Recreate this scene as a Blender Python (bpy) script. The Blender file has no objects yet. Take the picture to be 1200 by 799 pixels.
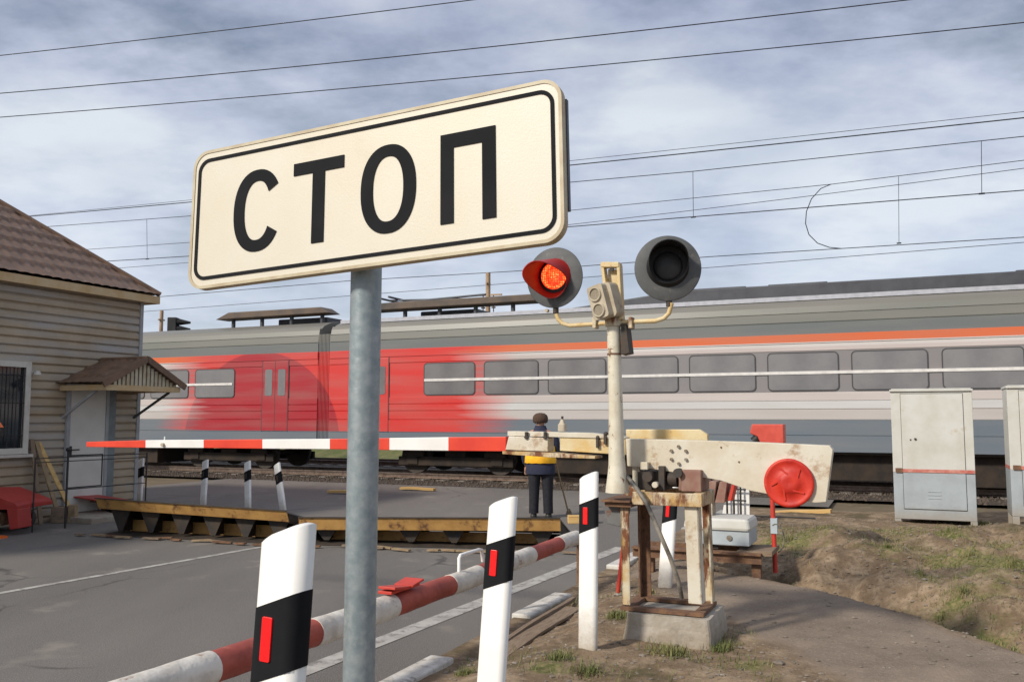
import bpy, bmesh, math, random
from mathutils import Vector, Matrix, noise as mnoise
random.seed(7)
R = math.radians
S = bpy.context.scene
COL = S.collection
# ------------------------------------------------------------------ camera
FPX, HOR = 1040.0, 90.0
PITCH = math.atan(HOR / FPX)
CAM = Vector((0, 0, 1.65))
cd = bpy.data.cameras.new('camera'); cam = bpy.data.objects.new('camera', cd); COL.objects.link(cam)
cam.location = CAM; cam.rotation_euler = (math.pi / 2 + PITCH, 0, 0)
cd.sensor_width = 36; cd.lens = 36 * FPX / 1200; cd.clip_end = 3000; cd.clip_start = 0.05
S.camera = cam
# ------------------------------------------------------------------ light
SUN_EL, SUN_AZ_VEC = R(33), Vector((-0.80, -0.60))
sd = Vector((SUN_AZ_VEC.x * math.cos(SUN_EL), SUN_AZ_VEC.y * math.cos(SUN_EL), math.sin(SUN_EL)))
sl = bpy.data.lights.new('sun', 'SUN'); sl.energy = 3.2; sl.angle = R(6); sl.color = (1, .925, .81)
so = bpy.data.objects.new('sun', sl); COL.objects.link(so); so.rotation_euler = sd.to_track_quat('Z', 'Y').to_euler()
S.view_settings.view_transform = 'Standard'; S.view_settings.look = 'None'
S.view_settings.exposure = 0.24; S.view_settings.gamma = 1
W = bpy.data.worlds.new('World'); S.world = W; W.use_nodes = True
wt = W.node_tree; wt.nodes.clear()
def N(t, typ, **k):
    n = t.nodes.new(typ)
    for a, b in k.items(): setattr(n, a, b)
    return n
def world():
    t = wt; L = t.links.new
    out = N(t, 'ShaderNodeOutputWorld'); bg = N(t, 'ShaderNodeBackground'); bg.inputs[1].default_value = .088
    sky = N(t, 'ShaderNodeTexSky', sky_type='NISHITA'); sky.sun_disc = False
    sky.sun_elevation = SUN_EL; sky.sun_rotation = math.atan2(sd.x, sd.y)
    tc = N(t, 'ShaderNodeTexCoord'); sp = N(t, 'ShaderNodeSeparateXYZ'); L(tc.outputs['Generated'], sp.inputs[0])
    az = N(t, 'ShaderNodeMath', operation='MAXIMUM'); L(sp.outputs[2], az.inputs[0]); az.inputs[1].default_value = 0
    ad = N(t, 'ShaderNodeMath', operation='ADD'); L(az.outputs[0], ad.inputs[0]); ad.inputs[1].default_value = .22
    dx = N(t, 'ShaderNodeMath', operation='DIVIDE'); L(sp.outputs[0], dx.inputs[0]); L(ad.outputs[0], dx.inputs[1])
    dy = N(t, 'ShaderNodeMath', operation='DIVIDE'); L(sp.outputs[1], dy.inputs[0]); L(ad.outputs[0], dy.inputs[1])
    cb = N(t, 'ShaderNodeCombineXYZ'); L(dx.outputs[0], cb.inputs[0]); L(dy.outputs[0], cb.inputs[1])
    n1 = N(t, 'ShaderNodeTexNoise'); n1.inputs['Scale'].default_value = 1.6; n1.inputs['Detail'].default_value = 7; n1.inputs['Roughness'].default_value = .5; n1.inputs['Distortion'].default_value = .35
    L(cb.outputs[0], n1.inputs['Vector'])
    r1 = N(t, 'ShaderNodeValToRGB'); r1.color_ramp.elements[0].position = .34; r1.color_ramp.elements[1].position = .60
    L(n1.outputs['Fac'], r1.inputs[0])
    mp = N(t, 'ShaderNodeMapping'); mp.inputs['Location'].default_value = (3.7, 1.2, 5); mp.inputs['Scale'].default_value = (1.0, 1.25, 1); L(cb.outputs[0], mp.inputs[0])
    n2 = N(t, 'ShaderNodeTexNoise'); n2.inputs['Scale'].default_value = 1.7; n2.inputs['Detail'].default_value = 9; n2.inputs['Roughness'].default_value = .58
    L(mp.outputs[0], n2.inputs['Vector'])
    cr = N(t, 'ShaderNodeValToRGB')
    e = cr.color_ramp.elements; e[0].position = .36; e[0].color = (2.5, 3.05, 4.1, 1); e[1].position = .62; e[1].color = (6.9, 7.4, 8.1, 1)
    m = e.new(.48); m.color = (4.7, 5.2, 6.6, 1)
    L(n2.outputs['Fac'], cr.inputs[0])
    # nearer the horizon cloud is seen through more bright air
    hz = N(t, 'ShaderNodeMapRange'); L(az.outputs[0], hz.inputs[0]); hz.inputs[1].default_value = .0; hz.inputs[2].default_value = .40; hz.inputs[3].default_value = .75; hz.inputs[4].default_value = 0
    mh = N(t, 'ShaderNodeMix', data_type='RGBA'); L(hz.outputs[0], mh.inputs[0]); L(cr.outputs[0], mh.inputs[6]); mh.inputs[7].default_value = (7.8, 8.6, 9.6, 1)
    mx = N(t, 'ShaderNodeMix', data_type='RGBA'); L(r1.outputs[0], mx.inputs[0])
    sk = N(t, 'ShaderNodeMix', data_type='RGBA', blend_type='MULTIPLY'); sk.inputs[0].default_value = 1; L(sky.outputs[0], sk.inputs[6]); sk.inputs[7].default_value = (1.05, .95, 1, 1)
    mn = N(t, 'ShaderNodeMix', data_type='RGBA'); mn.inputs[0].default_value = .6; L(sk.outputs[2], mn.inputs[6]); L(mh.outputs[2], mn.inputs[7])
    L(mn.outputs[2], mx.inputs[6]); L(mh.outputs[2], mx.inputs[7])
    L(mx.outputs[2], bg.inputs[0]); L(bg.outputs[0], out.inputs[0])
world()
# ------------------------------------------------------------------ projection helpers (camera model -> real points)
FV = Vector((0, math.cos(PITCH), math.sin(PITCH))); UV = Vector((0, -math.sin(PITCH), math.cos(PITCH)))
def ray(px, py): return Vector((1, 0, 0)) * (px - 600) - UV * (py - 399.5) + FV * FPX
def P(px, py, Y):
    d = ray(px, py); return CAM + d * (Y / d.y)
def G(px, py, z=0.0):
    d = ray(px, py); return CAM + d * ((z - CAM.z) / d.z)
RZ = -0.418
AX = Vector((math.cos(RZ), math.sin(RZ), 0)); AY = Vector((-math.sin(RZ), math.cos(RZ), 0))   # across the road / along the road
def ON(root, px, py, yl=0.0, rz=None):
    """local coordinates of the pixel on the plane y=yl of a thing's own frame"""
    rz = root.rotation_euler.z if rz is None else rz
    n = Vector((-math.sin(rz), math.cos(rz), 0)); o = Vector(root.location)
    d = ray(px, py); t = ((o - CAM).dot(n) + yl) / d.dot(n)
    w = CAM + d * t - o
    return Vector((w.dot(Vector((math.cos(rz), math.sin(rz), 0))), yl, w.z))
# ------------------------------------------------------------------ materials
MATS = {}
def mat(name, c, c2=None, rough=.6, metal=0, scale=6, amt=(.4, .65), bump=0, bscale=60, c3=None, s3=2.5, t3=(.58, .66), spec=.4, detail=6, stretch=(1, 1, 1), streak=None):
    """base colour with a second tone in noise patches and an optional third one (rust, dirt)"""
    if name in MATS: return MATS[name]
    m = bpy.data.materials.new(name); m.use_nodes = True; t = m.node_tree; L = t.links.new
    b = t.nodes['Principled BSDF']; b.inputs['Roughness'].default_value = rough; b.inputs['Metallic'].default_value = metal
    b.inputs['Specular IOR Level'].default_value = spec
    tc = N(t, 'ShaderNodeTexCoord'); mp = N(t, 'ShaderNodeMapping'); mp.inputs['Scale'].default_value = stretch
    L(tc.outputs['Object'], mp.inputs[0])
    c2 = c2 or tuple(x * .82 for x in c)
    n = N(t, 'ShaderNodeTexNoise'); n.inputs['Scale'].default_value = scale; n.inputs['Detail'].default_value = detail; n.inputs['Roughness'].default_value = .6
    L(mp.outputs[0], n.inputs['Vector'])
    mr = N(t, 'ShaderNodeMapRange'); mr.inputs[1].default_value = amt[0]; mr.inputs[2].default_value = amt[1]; L(n.outputs['Fac'], mr.inputs[0])
    mx = N(t, 'ShaderNodeMix', data_type='RGBA'); L(mr.outputs[0], mx.inputs[0]); mx.inputs[6].default_value = (*c, 1); mx.inputs[7].default_value = (*c2, 1)
    last = mx.outputs[2]
    if c3:
        n3 = N(t, 'ShaderNodeTexNoise'); n3.inputs['Scale'].default_value = s3; n3.inputs['Detail'].default_value = 8; n3.inputs['Roughness'].default_value = .7
        mp3 = N(t, 'ShaderNodeMapping'); mp3.inputs['Location'].default_value = (5.3, 2.1, 9.7); mp3.inputs['Scale'].default_value = streak or (1, 1, 1)
        L(tc.outputs['Object'], mp3.inputs[0]); L(mp3.outputs[0], n3.inputs['Vector'])
        m3 = N(t, 'ShaderNodeMapRange'); m3.inputs[1].default_value = t3[0]; m3.inputs[2].default_value = t3[1]; L(n3.outputs['Fac'], m3.inputs[0])
        x3 = N(t, 'ShaderNodeMix', data_type='RGBA'); L(m3.outputs[0], x3.inputs[0]); L(last, x3.inputs[6]); x3.inputs[7].default_value = (*c3, 1)
        last = x3.outputs[2]
    L(last, b.inputs['Base Color'])
    if bump:
        nb = N(t, 'ShaderNodeTexNoise'); nb.inputs['Scale'].default_value = bscale; nb.inputs['Detail'].default_value = 5; L(mp.outputs[0], nb.inputs['Vector'])
        bp = N(t, 'ShaderNodeBump'); bp.inputs['Strength'].default_value = bump; bp.inputs['Distance'].default_value = .01; L(nb.outputs['Fac'], bp.inputs['Height']); L(bp.outputs[0], b.inputs['Normal'])
    MATS[name] = m; return m
RUST = (.16, .055, .02)
M = dict(
    sign_face=mat('sign_face', (.66, .63, .54), (.60, .54, .41), .45, scale=1.5, amt=(.3, .7), c3=(.49, .42, .29), s3=4, t3=(.60, .95), spec=.35, bump=.05, bscale=220),
    black_paint=mat('black_paint', (.010, .011, .013), (.016, .016, .018), .75, spec=.12),
    galv=mat('galvanised_steel', (.33, .37, .38), (.21, .26, .28), .45, .35, scale=28, amt=(.35, .65), c3=(.45, .48, .47), s3=9, t3=(.58, .72), bump=.12, bscale=45),
    white_plastic=mat('white_plastic', (.80, .79, .75), (.74, .72, .67), .4, scale=5, c3=(.55, .50, .42), s3=3.5, t3=(.64, .85), spec=.45),
    red_reflector=mat('red_reflector', (.85, .015, .015), (.75, .01, .012), .3, scale=90),
    pole_paint=mat('cream_pole_paint', (.66, .62, .50), (.55, .50, .38), .5, scale=9, c3=(.20, .09, .04), s3=13, t3=(.59, .64), bump=.15),
    cream=mat('cream_paint', (.64, .60, .50), (.54, .47, .34), .5, scale=4, c3=(.33, .19, .09), s3=6, t3=(.56, .70), bump=.1),
    yellow_cream=mat('yellowed_cream_paint', (.64, .54, .33), (.60, .42, .17), .5, scale=7, c3=(.33, .12, .03), s3=9, t3=(.58, .70), bump=.15),
    rusty_cream=mat('rusty_cream_steel', (.60, .54, .40), (.48, .30, .10), .6, scale=6, c3=RUST, s3=7, t3=(.47, .58), bump=.25, streak=(1, 1, .45)),
    rust=mat('rust', (.13, .07, .045), (.21, .115, .06), .85, scale=14, c3=(.06, .03, .02), s3=20, bump=.3),
    concrete=mat('concrete', (.42, .38, .32), (.32, .28, .22), .9, scale=7, c3=(.22, .20, .17), s3=4, t3=(.55, .7), bump=.5, bscale=40),
    kerb=mat('kerb_concrete', (.38, .37, .34), (.28, .27, .25), .9, scale=8, c3=(.2, .18, .15), s3=3, t3=(.55, .7), bump=.5, bscale=50),
    kerb_white=mat('whitewashed_kerb', (.62, .60, .55), (.45, .42, .38), .9, scale=9, c3=(.28, .26, .23), s3=6, t3=(.54, .62), bump=.4, bscale=50),
    pipe_white=mat('old_white_pipe_paint', (.66, .62, .55), (.50, .46, .40), .7, scale=10, c3=(.36, .25, .18), s3=9, t3=(.6, .68), bump=.9, bscale=16),
    pipe_red=mat('faded_red_pipe_paint', (.38, .075, .05), (.27, .05, .035), .6, scale=8, c3=(.48, .26, .2), s3=7, t3=(.6, .72), bump=.5, bscale=25),
    boom_red=mat('boom_red', (.72, .06, .025), (.60, .04, .02), .45, scale=3),
    boom_white=mat('boom_white', (.80, .79, .76), (.74, .72, .68), .45, scale=3),
    signal_grey=mat('signal_grey', (.10, .105, .105), (.075, .078, .078), .6, scale=9, c3=(.16, .15, .14), s3=6),
    signal_black=mat('signal_black', (.012, .012, .013), (.02, .02, .02), .55),
    red_glow_hood=mat('red_glow_visor', (.42, .012, .012), (.3, .01, .01), .4),  # red light of the lit lens painted in as visor colour
    dark_lens=mat('dark_lens', (.035, .038, .04), (.05, .05, .05), .45, spec=.3),
    tan_box=mat('tan_box_paint', (.47, .41, .31), (.38, .32, .23), .6, scale=10, c3=(.25, .14, .06), s3=12, t3=(.6, .7), bump=.15),
    speaker_mesh=mat('speaker_mesh', (.30, .26, .19), (.22, .19, .14), .8, scale=120),
    red_disc=mat('red_disc_paint', (.58, .035, .015), (.44, .02, .012), .5, scale=7, c3=(.62, .2, .14), s3=9, t3=(.60, .68), bump=.5, bscale=14),
    bolt=mat('bolt_steel', (.30, .28, .24), (.18, .12, .07), .5, .6, scale=40),
    dark_iron=mat('dark_iron', (.045, .04, .037), (.07, .05, .035), .7, scale=18),
    hose=mat('rubber_hose', (.30, .27, .22), (.05, .05, .05), .6, scale=3.5, amt=(.42, .55)),
    cab_white=mat('cabinet_white', (.58, .58, .54), (.50, .49, .43), .45, scale=2.5, c3=(.42, .32, .20), s3=3.5, t3=(.64, .78)),
    cab_grey=mat('cabinet_grey', (.36, .40, .42), (.30, .33, .35), .5, scale=3, c3=(.42, .33, .18), s3=3, t3=(.62, .76)),
    cab_red=mat('faded_red_band', (.45, .12, .09), (.55, .25, .2), .6, scale=12),
    plate_yellow=mat('plate_yellow', (.47, .27, .085), (.36, .19, .06), .6, scale=5, c3=(.12, .06, .03), s3=6, t3=(.54, .66), bump=.2),
    plate_dark=mat('plate_steel', (.028, .024, .022), (.055, .038, .024), .65, scale=6, bump=.2),
    wood_y=mat('yellow_board', (.62, .42, .17), (.5, .3, .1), .7, scale=5, stretch=(.3, 3, 3)),
    wood=mat('weathered_wood', (.26, .19, .13), (.17, .12, .08), .85, scale=9, stretch=(1, 8, 8), bump=.5, bscale=20),
    wood_x=mat('tan_wood', (.34, .25, .15), (.23, .16, .09), .85, scale=9, bump=.3),
    siding=mat('siding', (.43, .345, .24), (.34, .27, .185), .5, scale=1.6, amt=(.35, .65), c3=(.38, .37, .355), s3=1.0, t3=(.48, .66), spec=.5, streak=(.35, .35, 3)),
    roof=mat('roof_tile', (.19, .112, .070), (.13, .078, .05), .5, scale=5, c3=(.25, .165, .125), s3=4, spec=.4),
    fascia=mat('fascia_board', (.56, .42, .24), (.50, .34, .16), .6, scale=4, c3=(.62, .33, .06), s3=2.2, t3=(.6, .7)),
    corner_trim=mat('corner_trim', (.36, .37, .37), (.3, .3, .3), .5),
    door=mat('door_grey', (.66, .64, .58), (.58, .56, .5), .5, scale=2),
    frame_w=mat('frame_white', (.58, .55, .48), (.5, .46, .4), .5),
    glass=mat('glass', (.02, .024, .028), (.03, .035, .04), .06, spec=.8),
    curtain=mat('curtain', (.33, .35, .35), (.2, .2, .2), .8, scale=5),
    black_iron=mat('black_iron', (.02, .02, .02), (.035, .03, .028), .5),
    train_glass=mat('train_glass', (.16, .155, .16), (.21, .205, .205), .15, scale=1.2, spec=.6),
    train_seal=mat('window_seal', (.06, .06, .062), None, .6),
    train_roof=mat('train_roof_grey', (.16, .165, .155), (.12, .125, .12), .5, scale=2),
    train_dark=mat('roof_gear_dark', (.07, .075, .085), (.05, .05, .06), .5, scale=2),
    train_tan=mat('roof_gear_tan', (.12, .085, .06), (.06, .05, .045), .6, scale=1.5),
    under=mat('underframe', (.02, .015, .012), (.045, .03, .02), .8, scale=3),
    train_white=mat('train_bar_white', (.72, .70, .67), None, .4),
    gangway=mat('gangway_rubber', (.33, .025, .022), None, .7),
    rail=mat('rail_steel', (.22, .17, .14), (.13, .09, .07), .4, .6, scale=10),
    sleeper=mat('sleeper', (.25, .22, .19), (.18, .16, .14), .9, scale=10),
    wire=mat('wire', (.02, .02, .025), None, .6),
    light_mast=mat('mast_tan', (.40, .28, .18), (.30, .2, .12), .7),
    coat=mat('navy_coat', (.022, .026, .055), (.03, .034, .06), .85, scale=20, bump=.3),
    trousers=mat('black_trousers', (.012, .013, .018), (.02, .02, .026), .9, scale=20, bump=.3),
    vest=mat('orange_vest', (1.0, .55, .03), (.9, .44, .02), .6, scale=8, bump=.3, bscale=12),
    hat=mat('brown_fur_hat', (.10, .06, .04), (.06, .035, .025), .95, scale=60, bump=1, bscale=90),
    skin=mat('skin', (.45, .25, .17), (.42, .22, .15), .5),
    shoe=mat('shoe', (.02, .018, .016), None, .5),
    lightblue=mat('lightblue_box', (.44, .50, .53), (.36, .40, .42), .5, scale=4, c3=(.3, .22, .15), s3=5, t3=(.62, .72)),
    brownred=mat('brown_red_slats', (.24, .12, .09), (.3, .2, .15), .7, scale=8),
    tarp=mat('red_cover', (.42, .045, .035), (.33, .035, .03), .5, scale=3, c3=(.5, .15, .1), s3=2, t3=(.6, .75)),
    orange=mat('orange_plastic', (.80, .16, .03), None, .4),
    chrome=mat('dull_metal', (.42, .38, .33), (.28, .2, .14), .4, .6, scale=8),
    redstake=mat('red_paint', (.55, .05, .03), (.45, .04, .025), .5),
    line=mat('road_line_paint', (.44, .42, .38), (.32, .30, .27), .8, scale=5, c3=(.2, .18, .165), s3=9, t3=(.50, .62)),
)
def splash(m, z0, z1, col):
    """road splash: a noisy coat of dirt that thins out upwards"""
    t = m.node_tree; L = t.links.new; b = t.nodes['Principled BSDF']; src = b.inputs['Base Color'].links[0].from_socket
    tc = N(t, 'ShaderNodeTexCoord'); sp = N(t, 'ShaderNodeSeparateXYZ'); L(tc.outputs['Object'], sp.inputs[0])
    mr = N(t, 'ShaderNodeMapRange'); mr.inputs[1].default_value = z1; mr.inputs[2].default_value = z0; L(sp.outputs[2], mr.inputs[0])
    n = N(t, 'ShaderNodeTexNoise'); n.inputs['Scale'].default_value = 22; n.inputs['Detail'].default_value = 9; n.inputs['Roughness'].default_value = .75; L(tc.outputs['Object'], n.inputs['Vector'])
    a = N(t, 'ShaderNodeMath', operation='ADD'); L(mr.outputs[0], a.inputs[0]); L(n.outputs['Fac'], a.inputs[1])
    r2 = N(t, 'ShaderNodeMapRange'); r2.inputs[1].default_value = .72; r2.inputs[2].default_value = 1.45; r2.inputs[4].default_value = .8; L(a.outputs[0], r2.inputs[0])
    x = N(t, 'ShaderNodeMix', data_type='RGBA'); L(r2.outputs[0], x.inputs[0]); L(src, x.inputs[6]); x.inputs[7].default_value = (*col, 1); L(x.outputs[2], b.inputs['Base Color'])
splash(M['white_plastic'], 0, .36, (.36, .30, .22))
splash(M['cab_grey'], .0, .35, (.30, .24, .17))
splash(M['concrete'], -.1, .25, (.22, .165, .11))
# LED lens: many lit dots
def led_mat():
    m = bpy.data.materials.new('lit_led_lens'); m.use_nodes = True; t = m.node_tree; L = t.links.new
    b = t.nodes['Principled BSDF']; b.inputs['Base Color'].default_value = (.3, .02, .01, 1)
    tc = N(t, 'ShaderNodeTexCoord'); v = N(t, 'ShaderNodeTexVoronoi'); v.inputs['Scale'].default_value = 62; v.inputs['Randomness'].default_value = .35; L(tc.outputs['Object'], v.inputs['Vector'])
    r = N(t, 'ShaderNodeValToRGB'); e = r.color_ramp.elements; e[0].position = .12; e[0].color = (1, .55, .15, 1); e[1].position = .62; e[1].color = (.85, .03, .008, 1)
    k = e.new(.32); k.color = (1, .16, .03, 1)
    L(v.outputs['Distance'], r.inputs[0]); L(r.outputs[0], b.inputs['Emission Color']); b.inputs['Emission Strength'].default_value = 1.25
    return m
M['led'] = led_mat()
# ------------------------------------------------------------------ mesh builder
class MB:
    def __init__(s): s.v = []; s.f = []; s.sm = []; s.mi = []
    def add(s, vs, fs, smooth=False, mi=0):
        o = len(s.v); s.v += [Vector(x) for x in vs]
        for q in fs: s.f.append([o + i for i in q]); s.sm.append(smooth); s.mi.append(mi)
        return s
    def box(s, c, d, rot=None, mi=0):
        c = Vector(c); hx, hy, hz = d[0] / 2, d[1] / 2, d[2] / 2
        vs = [Vector((x, y, z)) for x in (-hx, hx) for y in (-hy, hy) for z in (-hz, hz)]
        if rot is not None: vs = [rot @ v for v in vs]
        return s.add([v + c for v in vs], [(0, 1, 3, 2), (4, 6, 7, 5), (0, 4, 5, 1), (2, 3, 7, 6), (0, 2, 6, 4), (1, 5, 7, 3)], mi=mi)
    def b2(s, p, q, mi=0):
        p, q = Vector(p), Vector(q); return s.box((p + q) / 2, [abs(a) for a in (q - p)], mi=mi)
    def beam(s, p, q, w, h, up=(0, 0, 1), mi=0):
        """rectangular bar from p to q, w wide (sideways) h high"""
        p, q = Vector(p), Vector(q); d = (q - p).normalized(); up = Vector(up)
        sd_ = d.cross(up)
        if sd_.length < 1e-4: sd_ = d.cross(Vector((0, 1, 0)))
        sd_.normalize(); u = sd_.cross(d)
        vs = [e + sd_ * a * w / 2 + u * b * h / 2 for e in (p, q) for a, b in ((-1, -1), (1, -1), (1, 1), (-1, 1))]
        return s.add(vs, [(3, 2, 1, 0), (4, 5, 6, 7), (0, 1, 5, 4), (1, 2, 6, 5), (2, 3, 7, 6), (3, 0, 4, 7)], mi=mi)
    def tube(s, pts, r, n=10, cap=True, mi=0, smooth=True):
        pts = [Vector(p) for p in pts]; k = len(pts); rs = r if isinstance(r, (list, tuple)) else [r] * k
        vs = []; prev = None
        for i, p in enumerate(pts):
            d = (pts[min(i + 1, k - 1)] - pts[max(i - 1, 0)]).normalized()
            if prev is None:
                a = d.cross(Vector((0, 0, 1)));  a = d.cross(Vector((0, 1, 0))) if a.length < .1 else a
            else: a = prev - d * prev.dot(d)
            a.normalize(); prev = a; b = d.cross(a)
            vs += [p + (a * math.cos(t) + b * math.sin(t)) * rs[i] for t in (2 * math.pi * j / n for j in range(n))]
        fs = [(i * n + j, i * n + (j + 1) % n, (i + 1) * n + (j + 1) % n, (i + 1) * n + j) for i in range(k - 1) for j in range(n)]
        s.add(vs, fs, smooth, mi)
        if cap: s.add([vs[j] for j in range(n)], [tuple(range(n))[::-1]], mi=mi); s.add(vs[-n:], [tuple(range(n))], mi=mi)
        return s
    def cyl(s, c, axis, r, h, n=24, r2=None, mi=0):
        a = Vector(axis).normalized() * h / 2; c = Vector(c); return s.tube([c - a, c + a], [r, r if r2 is None else r2], n, mi=mi)
    def prism(s, poly, a, b, f=lambda x, y, z: (x, z, y), mi=0):
        """polygon (x,y) extruded from a to b; f maps (x,y,extrusion)->point"""
        n = len(poly); vs = [f(x, y, a) for x, y in poly] + [f(x, y, b) for x, y in poly]
        return s.add(vs, [tuple(range(n)), tuple(range(2 * n - 1, n - 1, -1))] + [(i, i + n, (i + 1) % n + n, (i + 1) % n) for i in range(n)], mi=mi)
    def xz(s, poly, y0, y1, mi=0): return s.prism(poly, y0, y1, lambda x, z, y: (x, y, z), mi)
    def yz(s, poly, x0, x1, mi=0): return s.prism(poly, x0, x1, lambda y, z, x: (x, y, z), mi)
    def xy(s, poly, z0, z1, mi=0): return s.prism(poly, z0, z1, lambda x, y, z: (x, y, z), mi)
    def loft(s, rings, closed=True, cap=True, smooth=True, mi=0):
        n = len(rings[0]); vs = [p for r_ in rings for p in r_]; m = n if closed else n - 1
        s.add(vs, [(i * n + j, i * n + (j + 1) % n, (i + 1) * n + (j + 1) % n, (i + 1) * n + j) for i in range(len(rings) - 1) for j in range(m)], smooth, mi)
        if cap: s.add(rings[0], [tuple(range(n))[::-1]], mi=mi); s.add(rings[-1], [tuple(range(n))], mi=mi)
        return s
    def sphere(s, c, r, n=12, m=8, sc=(1, 1, 1), mi=0):
        c = Vector(c); rings = []
        for i in range(1, m):
            t = math.pi * i / m; rings.append([c + Vector((math.sin(t) * math.cos(2 * math.pi * j / n) * r * sc[0], math.sin(t) * math.sin(2 * math.pi * j / n) * r * sc[1], -math.cos(t) * r * sc[2])) for j in range(n)])
        return s.loft(rings, mi=mi)
    def build(s, name, m, parent=None, bevel=0, seg=2):
        me = bpy.data.meshes.new(name); me.from_pydata(s.v, [], s.f)
        me.polygons.foreach_set('use_smooth', s.sm); me.polygons.foreach_set('material_index', s.mi)
        for x in (m if isinstance(m, (list, tuple)) else [m]): me.materials.append(M[x] if isinstance(x, str) else x)
        bm = bmesh.new(); bm.from_mesh(me); bmesh.ops.recalc_face_normals(bm, faces=bm.faces); bm.to_mesh(me); bm.free()
        me.update()
        o = bpy.data.objects.new(name, me); COL.objects.link(o)
        if parent: o.parent = parent
        if bevel:
            b = o.modifiers.new('bevel', 'BEVEL'); b.width = bevel; b.segments = seg; b.limit_method = 'ANGLE'; b.angle_limit = R(35)
            b.harden_normals = False
        return o
def tag(o, label=None, cat=None, group=None, kind=None):
    if label: o['label'] = label
    if cat: o['category'] = cat
    if group: o['group'] = group
    if kind: o['kind'] = kind
    return o
def thing(name, label, cat, loc=(0, 0, 0), rz=RZ, group=None, lean=(0, 0)):
    o = bpy.data.objects.new(name, None); COL.objects.link(o); o.empty_display_size = .2
    o.location = loc; o.rotation_euler = (lean[0], lean[1], rz)
    return tag(o, label, cat, group)
def copy_tree(o, parent=None):
    c = o.copy(); COL.objects.link(c); c.parent = parent
    for ch in list(o.children): copy_tree(ch, c)
    return c
def ss(a, b, x):
    t = max(0, min(1, (x - a) / (b - a))); return t * t * (3 - 2 * t)
def ring2(cx, cy, rx, ry, n, a0=0, a1=2 * math.pi):
    return [(cx + rx * math.cos(a0 + (a1 - a0) * i / n), cy + ry * math.sin(a0 + (a1 - a0) * i / n)) for i in range(n)]
def rrect(w, h, r, n=6):
    o = []
    for cx, cy, a in ((w / 2 - r, h / 2 - r, 0), (-w / 2 + r, h / 2 - r, 1), (-w / 2 + r, -h / 2 + r, 2), (w / 2 - r, -h / 2 + r, 3)):
        for i in range(n + 1):
            t = (a + i / n) * math.pi / 2; o.append((cx + r * math.cos(t), cy + r * math.sin(t)))
    return o
# ------------------------------------------------------------------ terrain
KO = Vector((-.80, 5.2, 0)); KA = Vector((.395, .9187, 0)).normalized(); KR = Vector((KA.y, -KA.x, 0))    # kerb line
def kuv(x, y):
    d = Vector((x, y, 0)) - KO; return d.dot(KR), d.dot(KA)
PATH_L = [(.9, 10.5), (1.25, 7.6), (1.45, 6.4), (1.62, 5.7), (1.75, 5.0), (1.7, 4), (1.5, 2), (1.5, -2)]      # left edge of the trodden path (x by y)
PATH_R = [(1.35, 10.5), (1.95, 8.3), (2.52, 7.5), (2.85, 6.7), (3.0, 5.9), (3.15, 5.3), (3.3, 4), (3.3, 2), (3.3, -2)]
def edge(tab, y):
    if y >= tab[0][1]: return tab[0][0]
    for (x0, y0), (x1, y1) in zip(tab, tab[1:]):
        if y >= y1: return x0 + (x1 - x0) * (y0 - y) / (y0 - y1)
    return tab[-1][0]
def nz(x, y, s, o=0): return mnoise.noise(Vector((x * s + o, y * s - o, o * .7)))
def path_mask(x, y):
    j = .10 * nz(x, y, 2.2, 3)
    return ss(-.05, .16, x - edge(PATH_L, y) + j) * (1 - ss(-.10, .10, x - edge(PATH_R, y) + j)) * (1 - ss(8.6, 10, y))
def H(x, y):
    u, v = kuv(x, y)
    h = .10 + .13 * ss(.15, .9, u)
    pm = path_mask(x, y)
    rough = .030 * nz(x, y, 1.7, 1) + .016 * nz(x, y, 5, 2) + .010 * nz(x, y, 13, 4)
    d = x - edge(PATH_R, y)
    if d > 0 and y < 12.5:
        fall = -.34 * ss(0, .45, d) * (1 - ss(.35, .95, d)); w = ss(.35, 2.6, d + .35 * nz(x, y, .8, 9))
        rise = .20 * w
        near = 1 - ss(9.2, 11.5, y)
        h += fall * near * (1 - ss(8.2, 9.3, y)) + rise * near + (rough * 1.6 + .022 * nz(x, y, 7, 15) + .014 * nz(x, y, 17, 16)) * near * ss(0, .4, d) + .07 * near * ss(.3, .9, d) * nz(x, y, 2.2, 12) * 2
    h += rough * (1 - .8 * pm) * ss(.02, .3, u)
    if y > 10: h += .05 * ss(10, 14, y) * 0
    h = h * (1 - ss(13.2, 16, y)) + .02 * ss(13.2, 16, y)
    return h
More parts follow.
